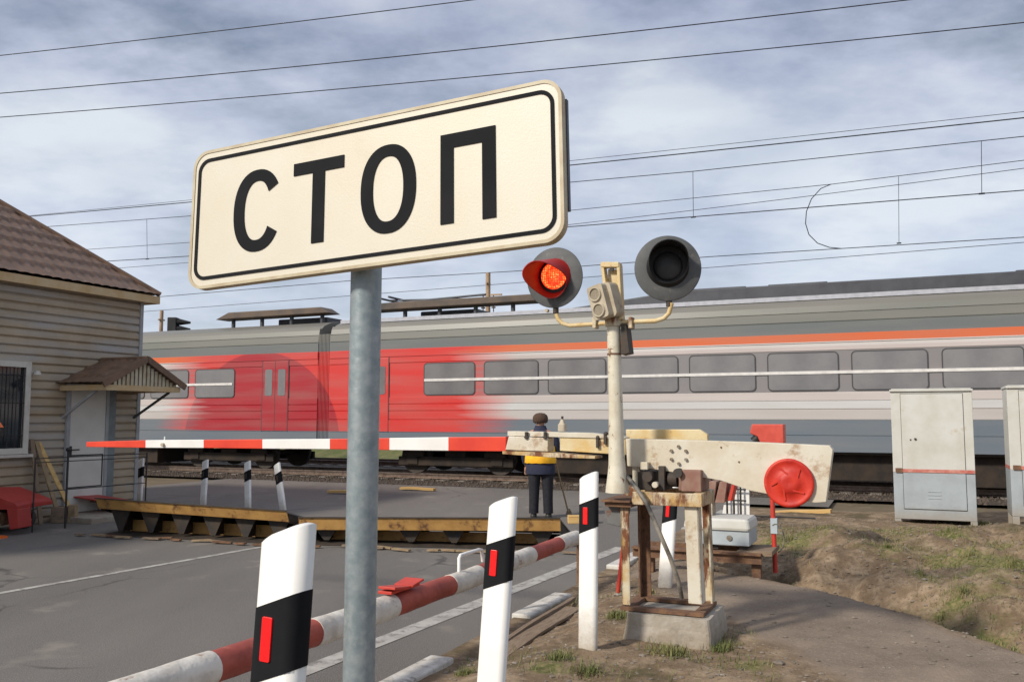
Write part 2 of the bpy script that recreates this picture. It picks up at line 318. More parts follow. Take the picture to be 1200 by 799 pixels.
def ground_shader():
    m = bpy.data.materials.new('dirt_ground'); m.use_nodes = True; t = m.node_tree; L = t.links.new; b = t.nodes['Principled BSDF']
    b.inputs['Roughness'].default_value = .95; b.inputs['Specular IOR Level'].default_value = .15
    tc = N(t, 'ShaderNodeTexCoord'); at = N(t, 'ShaderNodeVertexColor', layer_name='cover'); sp = N(t, 'ShaderNodeSeparateColor'); L(at.outputs[0], sp.inputs[0])
    def noise(sc, det=8, ro=.65):
        n = N(t, 'ShaderNodeTexNoise'); n.inputs['Scale'].default_value = sc; n.inputs['Detail'].default_value = det; n.inputs['Roughness'].default_value = ro; L(tc.outputs['Object'], n.inputs['Vector']); return n.outputs['Fac']
    def rng(x, a, b_):
        r = N(t, 'ShaderNodeMapRange'); r.inputs[1].default_value = a; r.inputs[2].default_value = b_; L(x, r.inputs[0]); return r.outputs[0]
    def mix(f, a, b_):
        r = N(t, 'ShaderNodeMix', data_type='RGBA'); L(f, r.inputs[0])
        for s_, v in ((6, a), (7, b_)):
            if isinstance(v, tuple): r.inputs[s_].default_value = (*v, 1)
            else: L(v, r.inputs[s_])
        return r.outputs[2]
    c = mix(rng(noise(1.6), .35, .65), (.25, .18, .115), (.14, .096, .06))
    c = mix(rng(noise(7), .45, .68), c, (.35, .265, .18))
    c = mix(rng(noise(34, 4), .55, .75), c, (.11, .08, .06))
    # dry grass and green patches
    g = N(t, 'ShaderNodeMath', operation='ADD'); L(rng(noise(3.2), .35, .7), g.inputs[0]); L(sp.outputs[1], g.inputs[1])
    c = mix(rng(g.outputs[0], .9, 1.35), c, mix(rng(noise(26, 4), .4, .6), (.10, .115, .035), (.24, .20, .095)))
    c = mix(rng(noise(1.1, 9, .72), .54, .66), c, (.095, .08, .042))
    pc = mix(rng(noise(2.5), .35, .65), (.285, .225, .17), (.20, .155, .118))
    pc = mix(rng(noise(60, 3), .55, .8), pc, (.38, .32, .26))
    c = mix(sp.outputs[0], c, pc)
    L(c, b.inputs['Base Color'])
    bp = N(t, 'ShaderNodeBump'); bp.inputs['Strength'].default_value = .7; bp.inputs['Distance'].default_value = .02; L(noise(30, 8, .7), bp.inputs['Height'])
    L(bp.outputs[0], b.inputs['Normal'])
    return m
M['dirt'] = ground_shader()
GRASS = [(G(965, 626, .3), .9), (G(1112, 640, .3), .35), (G(1130, 735, .0), .28), (G(1080, 715, .0), .16), (G(1040, 655, .3), .2), (G(925, 635, .3), .35), (G(1150, 612, .25), .4), (G(1140, 690, .1), .3), (G(1190, 720, .0), .38), (G(1100, 738, .0), .16), (G(1170, 765, .0), .3), (G(1195, 680, .1), .25), (G(790, 775, .2), .16), (G(725, 725, .2), .12), (G(850, 755, .2), .2), (G(650, 705, .15), .2), (G(1060, 620, .3), .4), (G(640, 790, .2), .15), (G(880, 790, .2), .2)]
def grass_mask(x, y):
    return min(1, sum(.75 * math.exp(-(((x - p.x) ** 2 + ((y - p.y) * .7) ** 2) / (r * r))) for p, r in GRASS) + .25 * max(0, nz(x, y, .5, 21)))
def grid_mesh(name, xs, ys, hf, m, parent=None, colf=None, smooth=True):
    vs = [(x, y, hf(x, y)) for y in ys for x in xs]; n = len(xs)
    me = bpy.data.meshes.new(name)
    me.from_pydata(vs, [], [(j * n + i, j * n + i + 1, (j + 1) * n + i + 1, (j + 1) * n + i) for j in range(len(ys) - 1) for i in range(n - 1)])
    me.polygons.foreach_set('use_smooth', [smooth] * len(me.polygons))
    me.materials.append(M[m] if isinstance(m, str) else m)
    if colf:
        a = me.color_attributes.new('cover', 'FLOAT_COLOR', 'POINT')
        for i, v in enumerate(vs): a.data[i].color = (*colf(v[0], v[1]), 1)
    o = bpy.data.objects.new(name, me); COL.objects.link(o); o.parent = parent; return o
def frange(a, b, st):
    n = max(1, int(round((b - a) / st))); return [a + (b - a) * i / n for i in range(n + 1)]
# base ground to the horizon
bg_ = MB()
far = mat('far_ground', (.15, .115, .075), (.11, .09, .05), .95, scale=.9, c3=(.19, .15, .10), s3=2, bump=.5, bscale=9)
tag(MB().add([(-900, -200, -.06), (900, -200, -.06), (900, 1500, -.06), (-900, 1500, -.06)], [(0, 1, 2, 3)]).build('ground', far), kind='structure')
# shoulder / ditch / bank as a heightfield in kerb coordinates (right of the kerb)
def shoulder():
    us = frange(.0, 5.2, .035) + frange(5.5, 34, 1.2); vs_ = frange(-9, -2.2, .4) + frange(-2.1, 6.5, .04) + frange(6.6, 12.2, .08)
    pts = []; n = len(us)
    for v in vs_:
        for u in us:
            p = KO + KR * u + KA * v; z = H(p.x, p.y)
            if u > 30: z = -.1
            pts.append((p.x, p.y, z))
    me = bpy.data.meshes.new('dirt_shoulder')
    me.from_pydata(pts, [], [(j * n + i, j * n + i + 1, (j + 1) * n + i + 1, (j + 1) * n + i) for j in range(len(vs_) - 1) for i in range(n - 1)])
    me.polygons.foreach_set('use_smooth', [True] * len(me.polygons)); me.materials.append(M['dirt'])
    a = me.color_attributes.new('cover', 'FLOAT_COLOR', 'POINT')
    for i, p in enumerate(pts): a.data[i].color = (path_mask(p[0], p[1]), grass_mask(p[0], p[1]), 0, 1)
    o = bpy.data.objects.new('dirt_shoulder', me); COL.objects.link(o); tag(o, kind='structure')
shoulder()
# road: asphalt sheet with small undulation
def asphalt_mat():
    m = bpy.data.materials.new('asphalt'); m.use_nodes = True; t = m.node_tree; L = t.links.new; b = t.nodes['Principled BSDF']
    b.inputs['Roughness'].default_value = .85; b.inputs['Specular IOR Level'].default_value = .25
    tc = N(t, 'ShaderNodeTexCoord')
    def noise(sc, det=5, st=None):
        n = N(t, 'ShaderNodeTexNoise'); n.inputs['Scale'].default_value = sc; n.inputs['Detail'].default_value = det; n.inputs['Roughness'].default_value = .6
        if st:
            mp = N(t, 'ShaderNodeMapping'); mp.inputs['Rotation'].default_value = (0, 0, -RZ); mp.inputs['Scale'].default_value = st; L(tc.outputs['Object'], mp.inputs[0]); L(mp.outputs[0], n.inputs['Vector'])
        else: L(tc.outputs['Object'], n.inputs['Vector'])
        return n.outputs['Fac']
    def rng(x, a, b_):
        r = N(t, 'ShaderNodeMapRange'); r.inputs[1].default_value = a; r.inputs[2].default_value = b_; L(x, r.inputs[0]); return r.outputs[0]
    def mix(f, a, b_):
        r = N(t, 'ShaderNodeMix', data_type='RGBA'); L(f, r.inputs[0])
        for s_, v in ((6, a), (7, b_)):
            if isinstance(v, tuple): r.inputs[s_].default_value = (*v, 1)
            else: L(v, r.inputs[s_])
        return r.outputs[2]
    c = mix(rng(noise(.5, 6, (1, .25, 1)), .35, .65), (.175, .160, .142), (.12, .110, .098))
    c = mix(rng(noise(130, 2), .5, .72), c, (.30, .28, .26))
    c = mix(rng(noise(70, 2), .58, .75), c, (.075, .07, .065))
    c = mix(rng(noise(1.3, 6), .6, .72), c, (.24, .215, .185))
    v = N(t, 'ShaderNodeTexVoronoi', feature='DISTANCE_TO_EDGE'); v.inputs['Scale'].default_value = .55
    wn = N(t, 'ShaderNodeTexNoise'); wn.inputs['Scale'].default_value = 2.2; wn.inputs['Detail'].default_value = 6; L(tc.outputs['Object'], wn.inputs['Vector'])
    wm = N(t, 'ShaderNodeMix', data_type='RGBA'); wm.inputs[0].default_value = .28; L(tc.outputs['Object'], wm.inputs[6]); L(wn.outputs['Color'], wm.inputs[7]); L(wm.outputs[2], v.inputs['Vector'])
    ck = N(t, 'ShaderNodeMapRange'); ck.inputs[1].default_value = .012; ck.inputs[2].default_value = .003; L(v.outputs['Distance'], ck.inputs[0])
    cm = N(t, 'ShaderNodeMath', operation='MULTIPLY'); L(ck.outputs[0], cm.inputs[0]); L(rng(noise(.35, 3), .52, .60), cm.inputs[1])
    c = mix(cm.outputs[0], c, (.085, .078, .072))
    L(c, b.inputs['Base Color'])
    bp = N(t, 'ShaderNodeBump'); bp.inputs['Strength'].default_value = .6; bp.inputs['Distance'].default_value = .006; L(noise(160, 3), bp.inputs['Height']); L(bp.outputs[0], b.inputs['Normal'])
    return m
M['asphalt'] = asphalt_mat()
def kw(u, v, z=0): return KO + KR * u + KA * v + Vector((0, 0, z))
rd = MB().add([kw(-14, -12), kw(-.0, -12), kw(-.0, 13.2), kw(-14, 13.2)], [(0, 1, 2, 3)])
rd.add([kw(-14, 13.2), kw(1.6, 13.2), kw(1.6, 60), kw(-14, 60)], [(0, 1, 2, 3)])
tag(rd.build('road', 'asphalt'), kind='structure')
# painted lines
def strip(p, q, w, z):
    p, q = Vector(p), Vector(q); d = (q - p).normalized(); n = Vector((-d.y, d.x, 0)) * w / 2; up = Vector((0, 0, z))
    return [p - n + up, q - n + up, q + n + up, p + n + up]
ml = MB()
a_, b_ = G(0, 695), G(322, 638); ml.add(strip(a_ - (b_ - a_) * 1.5, b_, .09, .004), [(0, 1, 2, 3)])
a_, b_ = G(470, 742), G(660, 668); ml.add(strip(a_ - (b_ - a_) * 1.5, b_ + (b_ - a_) * .6, .17, .004), [(0, 1, 2, 3)])
tag(ml.build('road_markings', 'line'), kind='structure')
# kerb of separate stones, some sunken
kb = MB()
for v0, ln, top, mi in ((-8.0, 2.9, .13, 0), (-5.0, 2.5, .15, 0), (-2.4, 3.15, .13, 1), (.8, 1.2, .035, 0), (2.05, .95, .13, 1), (3.05, 1.4, .05, 0), (4.5, 1.1, .14, 1), (5.65, 1.2, .07, 0), (6.9, 1.1, .07, 0), (8.05, 1.0, .12, 0), (9.1, 1.0, .1, 0), (10.15, 1.0, .08, 0)):
    ang = random.uniform(-.012, .012); rot = Matrix.Rotation(math.atan2(KA.y, KA.x) + ang, 3, 'Z')
    c = kw(.07 + random.uniform(-.01, .01), v0 + ln / 2); kb.box((c.x, c.y, top / 2 - .05), (ln - .02, .17, top + .1), rot, mi)
ko = kb.build('kerb', ['kerb', 'kerb_white'], bevel=.012); tag(ko, kind='structure')
# ------------------------------------------------------------------ stop sign board
SR = -.41563
def sign():
    t = thing('road_sign', 'large white rectangular board reading СТОП on a grey steel post in the foreground', 'road sign', (-.37023, 2.11348, 0), SR)
    # post: behind the board, slightly leaning
    top = ON(t, 429.5, 312, .075); bot = ON(t, 420.5, 799, .075); d = (top - bot).normalized()
    foot = bot + d * ((.1 - bot.z) / d.z); topc = top + d * .28
    MB().tube([foot - d * .3, topc], .0385, 28).build('pole', 'galv', t)
    # tilt of the board: roll and tip
    roll, tip = .04615, .07444
    k = Vector((0, 0, 1)); nn = Vector((0, -1, 0)); xx = Vector((1, 0, 0))
    k2 = k * math.cos(tip) - nn * math.sin(tip); n2 = nn * math.cos(tip) + k * math.sin(tip)
    X = xx * math.cos(roll) + k2 * math.sin(roll); Y = -xx * math.sin(roll) + k2 * math.cos(roll); C = Vector((0, 0, 2.19433))
    mp = lambda x, y, z: C + X * x + Y * y + n2 * z
    Wd, Hd = 1.05, .3745
    f = MB(); f.prism(rrect(Wd, Hd, .045, 8), -.016, 0, mp); f.build('board', 'sign_face', t, bevel=.002)
    e = MB(); o1 = rrect(Wd + .004, Hd + .004, .047, 8); o2 = rrect(Wd - .012, Hd - .012, .04, 8); n = len(o1)
    vs = [mp(x, y, z) for o, z in ((o1, -.022), (o1, .002), (o2, .002), (o2, -.022)) for x, y in o]
    e.add(vs, [(a * n + i, a * n + (i + 1) % n, ((a + 1) % 4) * n + (i + 1) % n, ((a + 1) % 4) * n + i) for a in range(4) for i in range(n)])
    e.build('rim', mat('sign_rim', (.50, .44, .30), (.40, .32, .2), .5, scale=20), t)
    br = MB(); o1 = rrect(1.018, .332, .036, 8); o2 = rrect(1.000, .314, .028, 8)
    vs = [mp(x, y, z) for o, z in ((o1, .0005), (o1, .0022), (o2, .0022), (o2, .0005)) for x, y in o]
    br.add(vs, [(a * n + i, a * n + (i + 1) % n, ((a + 1) % 4) * n + (i + 1) % n, ((a + 1) % 4) * n + i) for a in range(4) for i in range(n)])
    br.build('border_line', 'black_paint', t)
    def ringpoly(cx, cy, rx, ry, wx, wy, a0, a1, k=40, closed=False):
        m_ = MB(); vs = []; fs = []
        for i in range(k + 1):
            a = a0 + (a1 - a0) * i / k; ca, sa = math.cos(a), math.sin(a)
            pw = 2 / 2.25
            ex = lambda v: math.copysign(abs(v) ** pw, v)
            vs += [(cx + rx * ex(ca), cy + ry * ex(sa)), (cx + (rx - wx) * ex(ca), cy + (ry - wy) * ex(sa))]
        q = len(vs); V = [mp(x, y, .0006) for x, y in vs] + [mp(x, y, .0024) for x, y in vs]
        for i in range(k):
            a = 2 * i; fs += [(q + a, q + a + 1, q + a + 3, q + a + 2), (a, a + 2, q + a + 2, q + a), (a + 1, q + a + 1, q + a + 3, a + 3)]
        return m_.add(V, fs)
    ringpoly(-.3085, -.001, .075, .109, .034, .030, R(33), R(327)).build('letter', 'black_paint', t)
    m_ = MB(); m_.prism([(-.196, .1035), (-.045, .1035), (-.045, .0715), (-.196, .0715)], .0006, .0024, mp); m_.prism([(-.1375, .0713), (-.1012, .0713), (-.1012, -.111), (-.1375, -.111)], .0006, .0024, mp); m_.build('letter', 'black_paint', t)
    ringpoly(.0815, -.0035, .0765, .1105, .034, .029, 0, 2 * math.pi, 56).build('letter', 'black_paint', t)
    m_ = MB(); m_.prism([(.2236, .104), (.365, .104), (.365, -.1145), (.331, -.1145), (.331, .069), (.2576, .069), (.2576, -.1130), (.2236, -.1130)], .0006, .0024, mp); m_.build('letter', 'black_paint', t)
    # mounting rails at the back
    for y in (.09, -.09):
        MB().prism([(-.40, y - .014), (.515, y - .014), (.515, y + .014), (-.40, y + .014)], -.034, -.0165, mp).build('mounting_rail', 'galv', t)
    m_ = MB(); m_.prism([(.512, -.115), (.530, -.115), (.530, .145), (.512, .145)], -.034, -.0225, mp); m_.build('back_bracket', mat('bracket_dark', (.07, .08, .10), None, .5), t)
sign()
# ------------------------------------------------------------------ delineator posts
def delineator(label, X, Y, z, ytop, lean, group=None, w=.118, d=.062, h=1.09, red=True, name='delineator_post', rz=RZ):
    t = thing(name, label, 'bollard', (X, Y, z), rz, group)
    t.rotation_euler = Matrix.Rotation(rz, 3, 'Z').to_euler(); t.rotation_euler.y = 0
    t.rotation_euler = (Matrix.Rotation(lean, 3, Vector((0, 1, 0))) @ Matrix.Rotation(rz, 3, 'Z')).to_euler()
    def sect(g=0):    # rounded section, fuller on the front
        return [(x, y) for x, y in rrect(w + g, d + g, .42 * d, 6)]
    def topz(x, base, slope): return base + slope * x
    sl = .42
    def seg(z0, s0, z1, s1, g, mi_name, name_, rnd=False):
        s_ = sect(g); rings = [[(x, y, topz(x, z0, s0)) for x, y in s_], [(x, y, topz(x, z1, s1)) for x, y in s_]]
        if rnd:
            for k_, (ins, up) in enumerate(((.010, .006), (.024, .011), (.05, .013))):
                f = 1 - ins / (d / 2) * .6; fx = 1 - ins / (w / 2) * .8
                rings.append([(x * fx, y * f, topz(x * fx, z1 + up, s1)) for x, y in s_])
        b = MB().loft(rings, smooth=True)
        return b.build(name_, mi_name, t)
    o = seg(-.35, 0, h - .02, sl, 0, 'white_plastic', 'post_body', True)
    zb1, zb0 = h - .175, h - .355
    seg(zb0, sl, zb1, sl, .003, 'black_paint', 'black_band')
    m_ = MB(); zc = (zb0 + zb1) / 2; m_.xz([(x - .012, z_ + zc) for x, z_ in rrect(.030, .104, .004, 2)], -(d / 2 + .0015) - .004, -(d / 2 + .0015) + .003)
    m_.build('reflector', 'red_reflector' if red else 'dark_iron', t, bevel=.001)
    return t
g_ = 'white posts along the shoulder'
delineator('nearest white post with black band and red reflector, left of the sign pole', -.600, 2.20, .300, 0, R(3.0), g_, w=.134, d=.080)
delineator('white banded post right of the sign pole, in front of the red and white pipe', -.108, 3.72, .235, 0, R(3.9), g_)
c_ = G(689, 760, .235); delineator('upright white banded post just left of the barrier machine', c_.x, c_.y, .22, 0, R(.8), g_)
c_ = G(779, 688, .22); delineator('white banded post standing behind the legs of the barrier machine', c_.x, c_.y, .2, 0, R(4.6), g_, h=.93)
gf = 'small white posts beyond the raised road plates'
for i, (px, ln, lb) in enumerate(((163, 1, 'far left small white post nearest the house, beyond the plates'), (238, 1.5, 'second small white post from the house, beyond the plates'), (291, -2.0, 'small white post beyond the plates next to the leaning one'), (333, -9, 'small white post leaning left beyond the plates, closest to the sign pole'))):
    c_ = P(px, 590, 17.2 - .5 * i); delineator(lb, c_.x, c_.y, -.05, 0, R(ln), gf, w=.13, d=.06, h=.92, red=False, name='marker_post')
# ------------------------------------------------------------------ striped pipe by the road
def pipe():
    zc = .5
    p0 = G(300, 764, zc); p1 = G(655, 638, zc); rz = math.atan2(p1.y - p0.y, p1.x - p0.x); L_ = (p1 - p0).length
    t = thing('striped_barrier_pipe', 'long red and white painted pipe lying along the road edge beside the kerb', 'pipe barrier', (p0.x, p0.y, 0), rz)
    rad = lambda s: .080 - .0022 * (s + 3)
    # stripe changes measured along the pipe
    def sx(px, py):
        q = G(px, py, zc); return (q - p0).length * (1 if q.x > p0.x else -1)
    marks = [-3.4, sx(252, 784), sx(378, 742), sx(462, 708), sx(530, 684), sx(564, 672), sx(596, 660), sx(622, 650), sx(651, 638), L_ + .45]
    cols = ['W', 'R', 'W', 'R', 'W', 'R', 'W', 'R', 'W']
    b = MB()
    for (a, e, c) in zip(marks, marks[1:], cols):
        n = max(2, int((e - a) / .05)); pts = []; rs = []
        for i in range(n + 1):
            s = a + (e - a) * i / n; wob = .006 * mnoise.noise(Vector((s * 2, 0, 3)))
            pts.append((s, wob, zc + wob - .012 * math.sin(s * .9))); rs.append(rad(s) + (.004 if c == 'W' else 0) + .003 * mnoise.noise(Vector((s * 9, 2, 0))))
        b.tube(pts, rs, 22, mi=0 if c == 'W' else 1)
    b.build('pipe', ['pipe_white', 'pipe_red'], t)
    # end knuckle
    MB().tube([(L_ + .40, 0, zc), (L_ + .58, 0, zc - .02)], .045, 12).build('end_fitting', 'pipe_white', t)
    # red clamp
    s = sx(473, 705); c = MB(); c.box((s, 0, zc + .083), (.34, .10, .018)); c.box((s - .10, -.02, zc + .105), (.16, .12, .016), Matrix.Rotation(.12, 3, 'Y')); c.box((s + .12, .0, zc + .10), (.14, .14, .014), Matrix.Rotation(-.15, 3, 'Y'))
    c.build('clamp', 'redstake', t, bevel=.003)
    # bent white handle
    s = sx(543, 680); MB().tube([(s, 0, zc + .06), (s, .0, zc + .155), (s + .02, .0, zc + .172), (s + .36, .02, zc + .165), (s + .40, .02, zc + .16), (s + .42, .02, zc + .07)], .013, 10).build('handle', 'boom_white', t)
    for s in (-3.0, sx(596, 660), L_ + .52):
        MB().tube([(s, 0, -.1), (s, 0, zc - .05)], .022, 10).build('support_post', 'rust', t)
pipe()
# ------------------------------------------------------------------ barrier machine
def barrier():
    c = G(787, 752, .22)
    t = thing('level_crossing_barrier', 'lowered red and white barrier arm with cream counterweight beam on a rusty frame', 'barrier', (c.x, c.y + .18, .20))
    O = lambda px, py, yl=0: ON(t, px, py, yl)
    def poly(pts, yl): return [(O(px, py, yl).x, O(px, py, yl).z) for px, py in pts]
    # concrete foot
    b = MB(); q0, q1 = O(738, 716, -.2), O(830, 716, -.2); zb, zt = -.25, q0.z
    rings = []
    for k in range(7):
        f = k / 6; z = zb + (zt - zb) * f; g = .035 * (1 - f)
        pr = rrect(q1.x - q0.x + 3 * g + .03, .50 + 2.4 * g, .03, 3); cx = (q0.x + q1.x) / 2
        rings.append([(cx + x + .012 * mnoise.noise(Vector((x * 6, y * 6, z * 9))), .0 + y + .012 * mnoise.noise(Vector((x * 6, y * 6, z * 9 + 4))), z) for x, y in pr])
    b.loft(rings, smooth=False); b.build('concrete_base', 'concrete', t, bevel=.01)
    # frame
    zt = O(720, 577, -.2).z; zb2 = O(740, 713, -.2).z
    fl = [O(729, 708, -.2), O(727, 592, -.2)]; fr = [O(813, 708, -.2), O(811, 590, -.2)]
    def angle_leg(a, c_, dx, dy, wid, th=.012):
        x, y = a.x, a.y
        m_ = MB(); m_.add([(a.x, y, a.z), (a.x + dx, y, a.z), (c_.x + dx, y, c_.z), (c_.x, y, c_.z), (a.x, y + dy * th, a.z), (a.x + dx, y + dy * th, a.z), (c_.x + dx, y + dy * th, c_.z), (c_.x, y + dy * th, c_.z)], [(0, 1, 2, 3), (7, 6, 5, 4), (0, 4, 5, 1), (1, 5, 6, 2), (2, 6, 7, 3), (3, 7, 4, 0)])
        s_ = 1 if dx > 0 else -1
        m_.add([(a.x, y, a.z), (a.x + s_ * th, y, a.z), (c_.x + s_ * th, y, c_.z), (c_.x, y, c_.z), (a.x, y + dy * wid, a.z), (a.x + s_ * th, y + dy * wid, a.z), (c_.x + s_ * th, y + dy * wid, c_.z), (c_.x, y + dy * wid, c_.z)], [(0, 1, 2, 3), (7, 6, 5, 4), (0, 4, 5, 1), (1, 5, 6, 2), (2, 6, 7, 3), (3, 7, 4, 0)])
        return m_
    angle_leg(fl[0], fl[1], .055, 1, .08).build('leg', 'rusty_cream', t, bevel=.002)
    m_ = MB(); a = O(823, 708, -.2); c_ = O(818, 590, -.2)
    angle_leg(a, c_, -.088, 1, .09).build('leg', 'cream', t, bevel=.002)
    bl = [Vector((fl[0].x + .02, .2, zb2)), Vector((fl[1].x + .02, .2, zt))]
    angle_leg(bl[0], bl[1], .07, -1, .07).build('leg', 'rust', t, bevel=.002)
    bl = [Vector((a.x + .0, .2, zb2)), Vector((c_.x + .0, .2, zt))]
    angle_leg(bl[0], bl[1], -.06, -1, .08).build('leg', 'rusty_cream', t, bevel=.002)
    x0, x1 = fl[0].x - .01, a.x + .01
    m_ = MB(); m_.b2((x0, -.21, zb2 - .012), (x1, -.14, zb2 + .012)); m_.b2((x0, .14, zb2 - .012), (x1, .21, zb2 + .012)); m_.b2((x0, -.139, zb2 - .012), (x0 + .07, .139, zb2 + .012)); m_.b2((x1 - .07, -.139, zb2 - .012), (x1, .139, zb2 + .012))
    m_.build('sill_plate', 'rust', t, bevel=.002)
    xl = O(708, 580, -.2).x; zt0, zt1 = O(760, 591, -.2).z, O(760, 576, -.2).z
    m_ = MB(); m_.b2((O(742, 580, -.2).x, -.235, zt0), (x1 + .005, -.195, zt1)); m_.b2((xl + .02, .16, zt0), (x1, .2, zt1)); m_.b2((x1 - .06, -.194, zt0), (x1 + .004, .159, zt1))
    m_.build('top_beam', 'rusty_cream', t, bevel=.003)
    m_ = MB(); m_.b2((xl, -.27, zt0 + .012), (O(742, 580, -.2).x - .003, .12, zt0 + .026)); m_.b2((xl + .015, -.24, zt0 - .02), (O(742, 580, -.2).x - .003, .10, zt0 + .008))
    m_.build('pole_bracket', 'rust', t, bevel=.002)
    m_ = MB(); m_.xz([(O(711, 590, -.1).x, zt0 - .022), (O(735, 590, -.1).x, zt0 - .022), (O(731, 616, -.1).x, O(731, 616, -.1).z), (O(716, 612, -.1).x, O(716, 612, -.1).z)], -.18, .0)
    m_.build('junction_box', mat('box_grey', (.15, .15, .145), (.1, .1, .1), .6, c3=RUST, s3=8), t, bevel=.006)
    # machinery on the frame
    m_ = MB(); za = zt1 + .002; y0 = -.10
    m_.b2((O(752, 560).x, y0, za), (O(768, 560).x, .10, za + .12)); m_.b2((O(776, 560).x, y0, za), (O(783, 560).x, .12, za + .16)); m_.cyl((O(790, 560).x, -.02, za + .075), (1, 0, 0), .055, .06); m_.cyl((O(765, 553).x, -.12, za + .09), (0, 1, 0), .034, .05, 14)
    m_.cyl((O(800, 553).x, -.12, za + .12), (0, 1, 0), .03, .06, 14)
    m_.build('drive_gear', 'dark_iron', t, bevel=.003)
    m_ = MB(); m_.b2((O(803, 560).x, -.12, za), (O(826, 560).x, .14, za + .14)); m_.b2((O(797, 560).x, -.05, za), (O(801, 560).x, .10, za + .17)); m_.build('gear_housing', 'brownred', t, bevel=.006)
    m_ = MB(); m_.b2((O(742, 556).x, -.02, za), (O(751, 556).x, .10, za + .16)); m_.cyl((O(774, 564).x, -.13, za + .04), (0, 1, 0), .02, .04, 12); m_.box((O(760, 547).x, -.09, za + .16), (.05, .05, .05)); m_.build('lever_parts', 'cream', t, bevel=.004)
    # counterweight beam: two steel cheeks
    pts = [(733, 514), (800, 515.5), (884, 518), (972, 522), (976, 527), (968, 588), (955, 589), (880, 575), (845, 563), (800, 555), (762, 549), (735, 546)]
    yb = -.06
    m_ = MB(); m_.xz(poly(pts, yb), yb, yb + .11); m_.build('counterweight_beam', 'cream', t, bevel=.004)
    m_ = MB(); cx = O(925, 565.5, yb)
    rings = []
    for yy, rr in ((yb - .002, .150), (yb - .022, .152), (yb - .030, .147), (yb - .032, .135), (yb - .028, .128), (yb - .026, .07), (yb - .034, .064), (yb - .036, .03), (yb - .033, .001)):
        rings.append([(cx.x + rr * math.cos(k * math.pi / 24), yy, cx.z + rr * math.sin(k * math.pi / 24)) for k in range(48)])
    m_.loft(rings, smooth=True)
    for k in range(5):
        a = k * 1.2 + .4; m_.beam((cx.x + .05 * math.cos(a), yb - .030, cx.z + .05 * math.sin(a)), (cx.x + .11 * math.cos(a + .5), yb - .030, cx.z + .11 * math.sin(a + .5)), .010, .010, (0, 1, 0))
    m_.build('counterweight_disc', 'red_disc', t)
    bc = O(795.5, 533, yb)
    for k in range(6):
        a = math.pi / 2 + k * math.pi / 3; q = Vector((bc.x + .056 * math.cos(a), yb - .008, bc.z + .056 * math.sin(a)))
        MB().cyl(q, (0, 1, 0), .011, .016, 6).build('bolt', 'bolt', t)
    m_ = MB(); m_.cyl((O(845, 524, yb).x, yb - .002, O(845, 524, yb).z), (0, 1, 0), .006, .006, 8); m_.cyl((O(866, 541, yb).x, yb - .002, O(866, 541, yb).z), (0, 1, 0), .006, .006, 8); m_.build('rivet', 'rust', t)
    # rear upper arm
    yr = .14
    m_ = MB(); m_.xz(poly([(733, 503), (820, 503), (829, 509), (830, 530), (735, 530)], yr), yr, yr + .05); m_.build('rear_arm', 'yellow_cream', t, bevel=.006)
    # clamp head holding the boom
    m_ = MB(); m_.xz(poly([(656, 512), (733, 514), (733, 533), (656, 528)], -.03), -.03, .06); m_.build('boom_socket', 'yellow_cream', t, bevel=.004)
    m_ = MB(); m_.xz(poly([(596, 511), (642, 513), (642, 529), (592, 527)], -.05), -.05, .07); m_.build('boom_clamp', 'cream', t, bevel=.005)
    m_ = MB(); m_.xz(poly([(596, 505), (690, 507), (733, 512), (733, 514), (596, 510.5)], -.02), -.04, .08); m_.build('upper_strip', 'cream', t, bevel=.002)
    m_ = MB(); m_.xz(poly([(592, 528), (640, 529.5), (700, 534), (700, 537), (650, 535.5), (592, 531.5)], -.02), -.07, .09); m_.build('lower_strip', 'rusty_cream', t, bevel=.002)
    for px in (616.5, 638.5):
        m_ = MB(); q = O(px, 510, -.06); m_.cyl((q.x, -.055, q.z), (0, 0, 1), .012, .05, 10); m_.box((q.x, -.058, q.z - .012), (.028, .016, .012)); m_.build('clamp_bolt', 'dark_iron', t)
    for px, pz in ((700, 516), (709, 512)):
        m_ = MB(); q = O(px, pz, -.05); m_.sphere((q.x, -.03, q.z + .02), .018); m_.box((q.x, -.045, q.z - .02), (.018, .02, .06)); m_.build('locking_pin', 'dark_iron', t)
    q = O(659, 505, 0); m_ = MB(); m_.loft([[(q.x + x * f, y * f, q.z + z) for x, y in rrect(.055, .055, .015, 3)] for z, f in ((0, 1), (.045, 1), (.055, .7), (.075, .45), (.085, .2))], smooth=False); m_.build('boom_lamp', 'tan_box', t)
    m_ = MB(); m_.cyl((q.x, 0, q.z + .095), (0, 0, 1), .009, .02, 8); m_.build('lamp_cap', 'dark_iron', t)
    # boom, tapered, striped
    xs = [595, 528, 459, 389, 310, 241, 173, 103]; tops = [511.5, 512, 513, 514, 514.5, 515, 515.5, 517.5]; bots = [528.5, 527.8, 527, 526, 525.4, 524.6, 524.4, 523.4]
    b = MB()
    for i in range(7):
        v = []
        for k in (i, i + 1):
            u, l = O(xs[k], tops[k], 0), O(xs[k], bots[k], 0); dpt = (u.z - l.z) * .35
            v.append([(u.x, -dpt, u.z), (u.x, dpt, u.z), (l.x, dpt, l.z), (l.x, -dpt, l.z)])
        b.loft(v, smooth=False, mi=i % 2)
    b.build('boom', ['boom_red', 'boom_white'], t, bevel=.004)
    q = O(191, 521, -.03); MB().cyl((q.x, -.03, q.z), (0, 1, 0), .016, .03, 12).build('boom_reflector', 'tan_box', t)
    q = O(193, 514, 0); MB().cyl((q.x, 0, q.z + .005), (0, 0, 1), .006, .03, 8).build('boom_stud', 'boom_white', t)
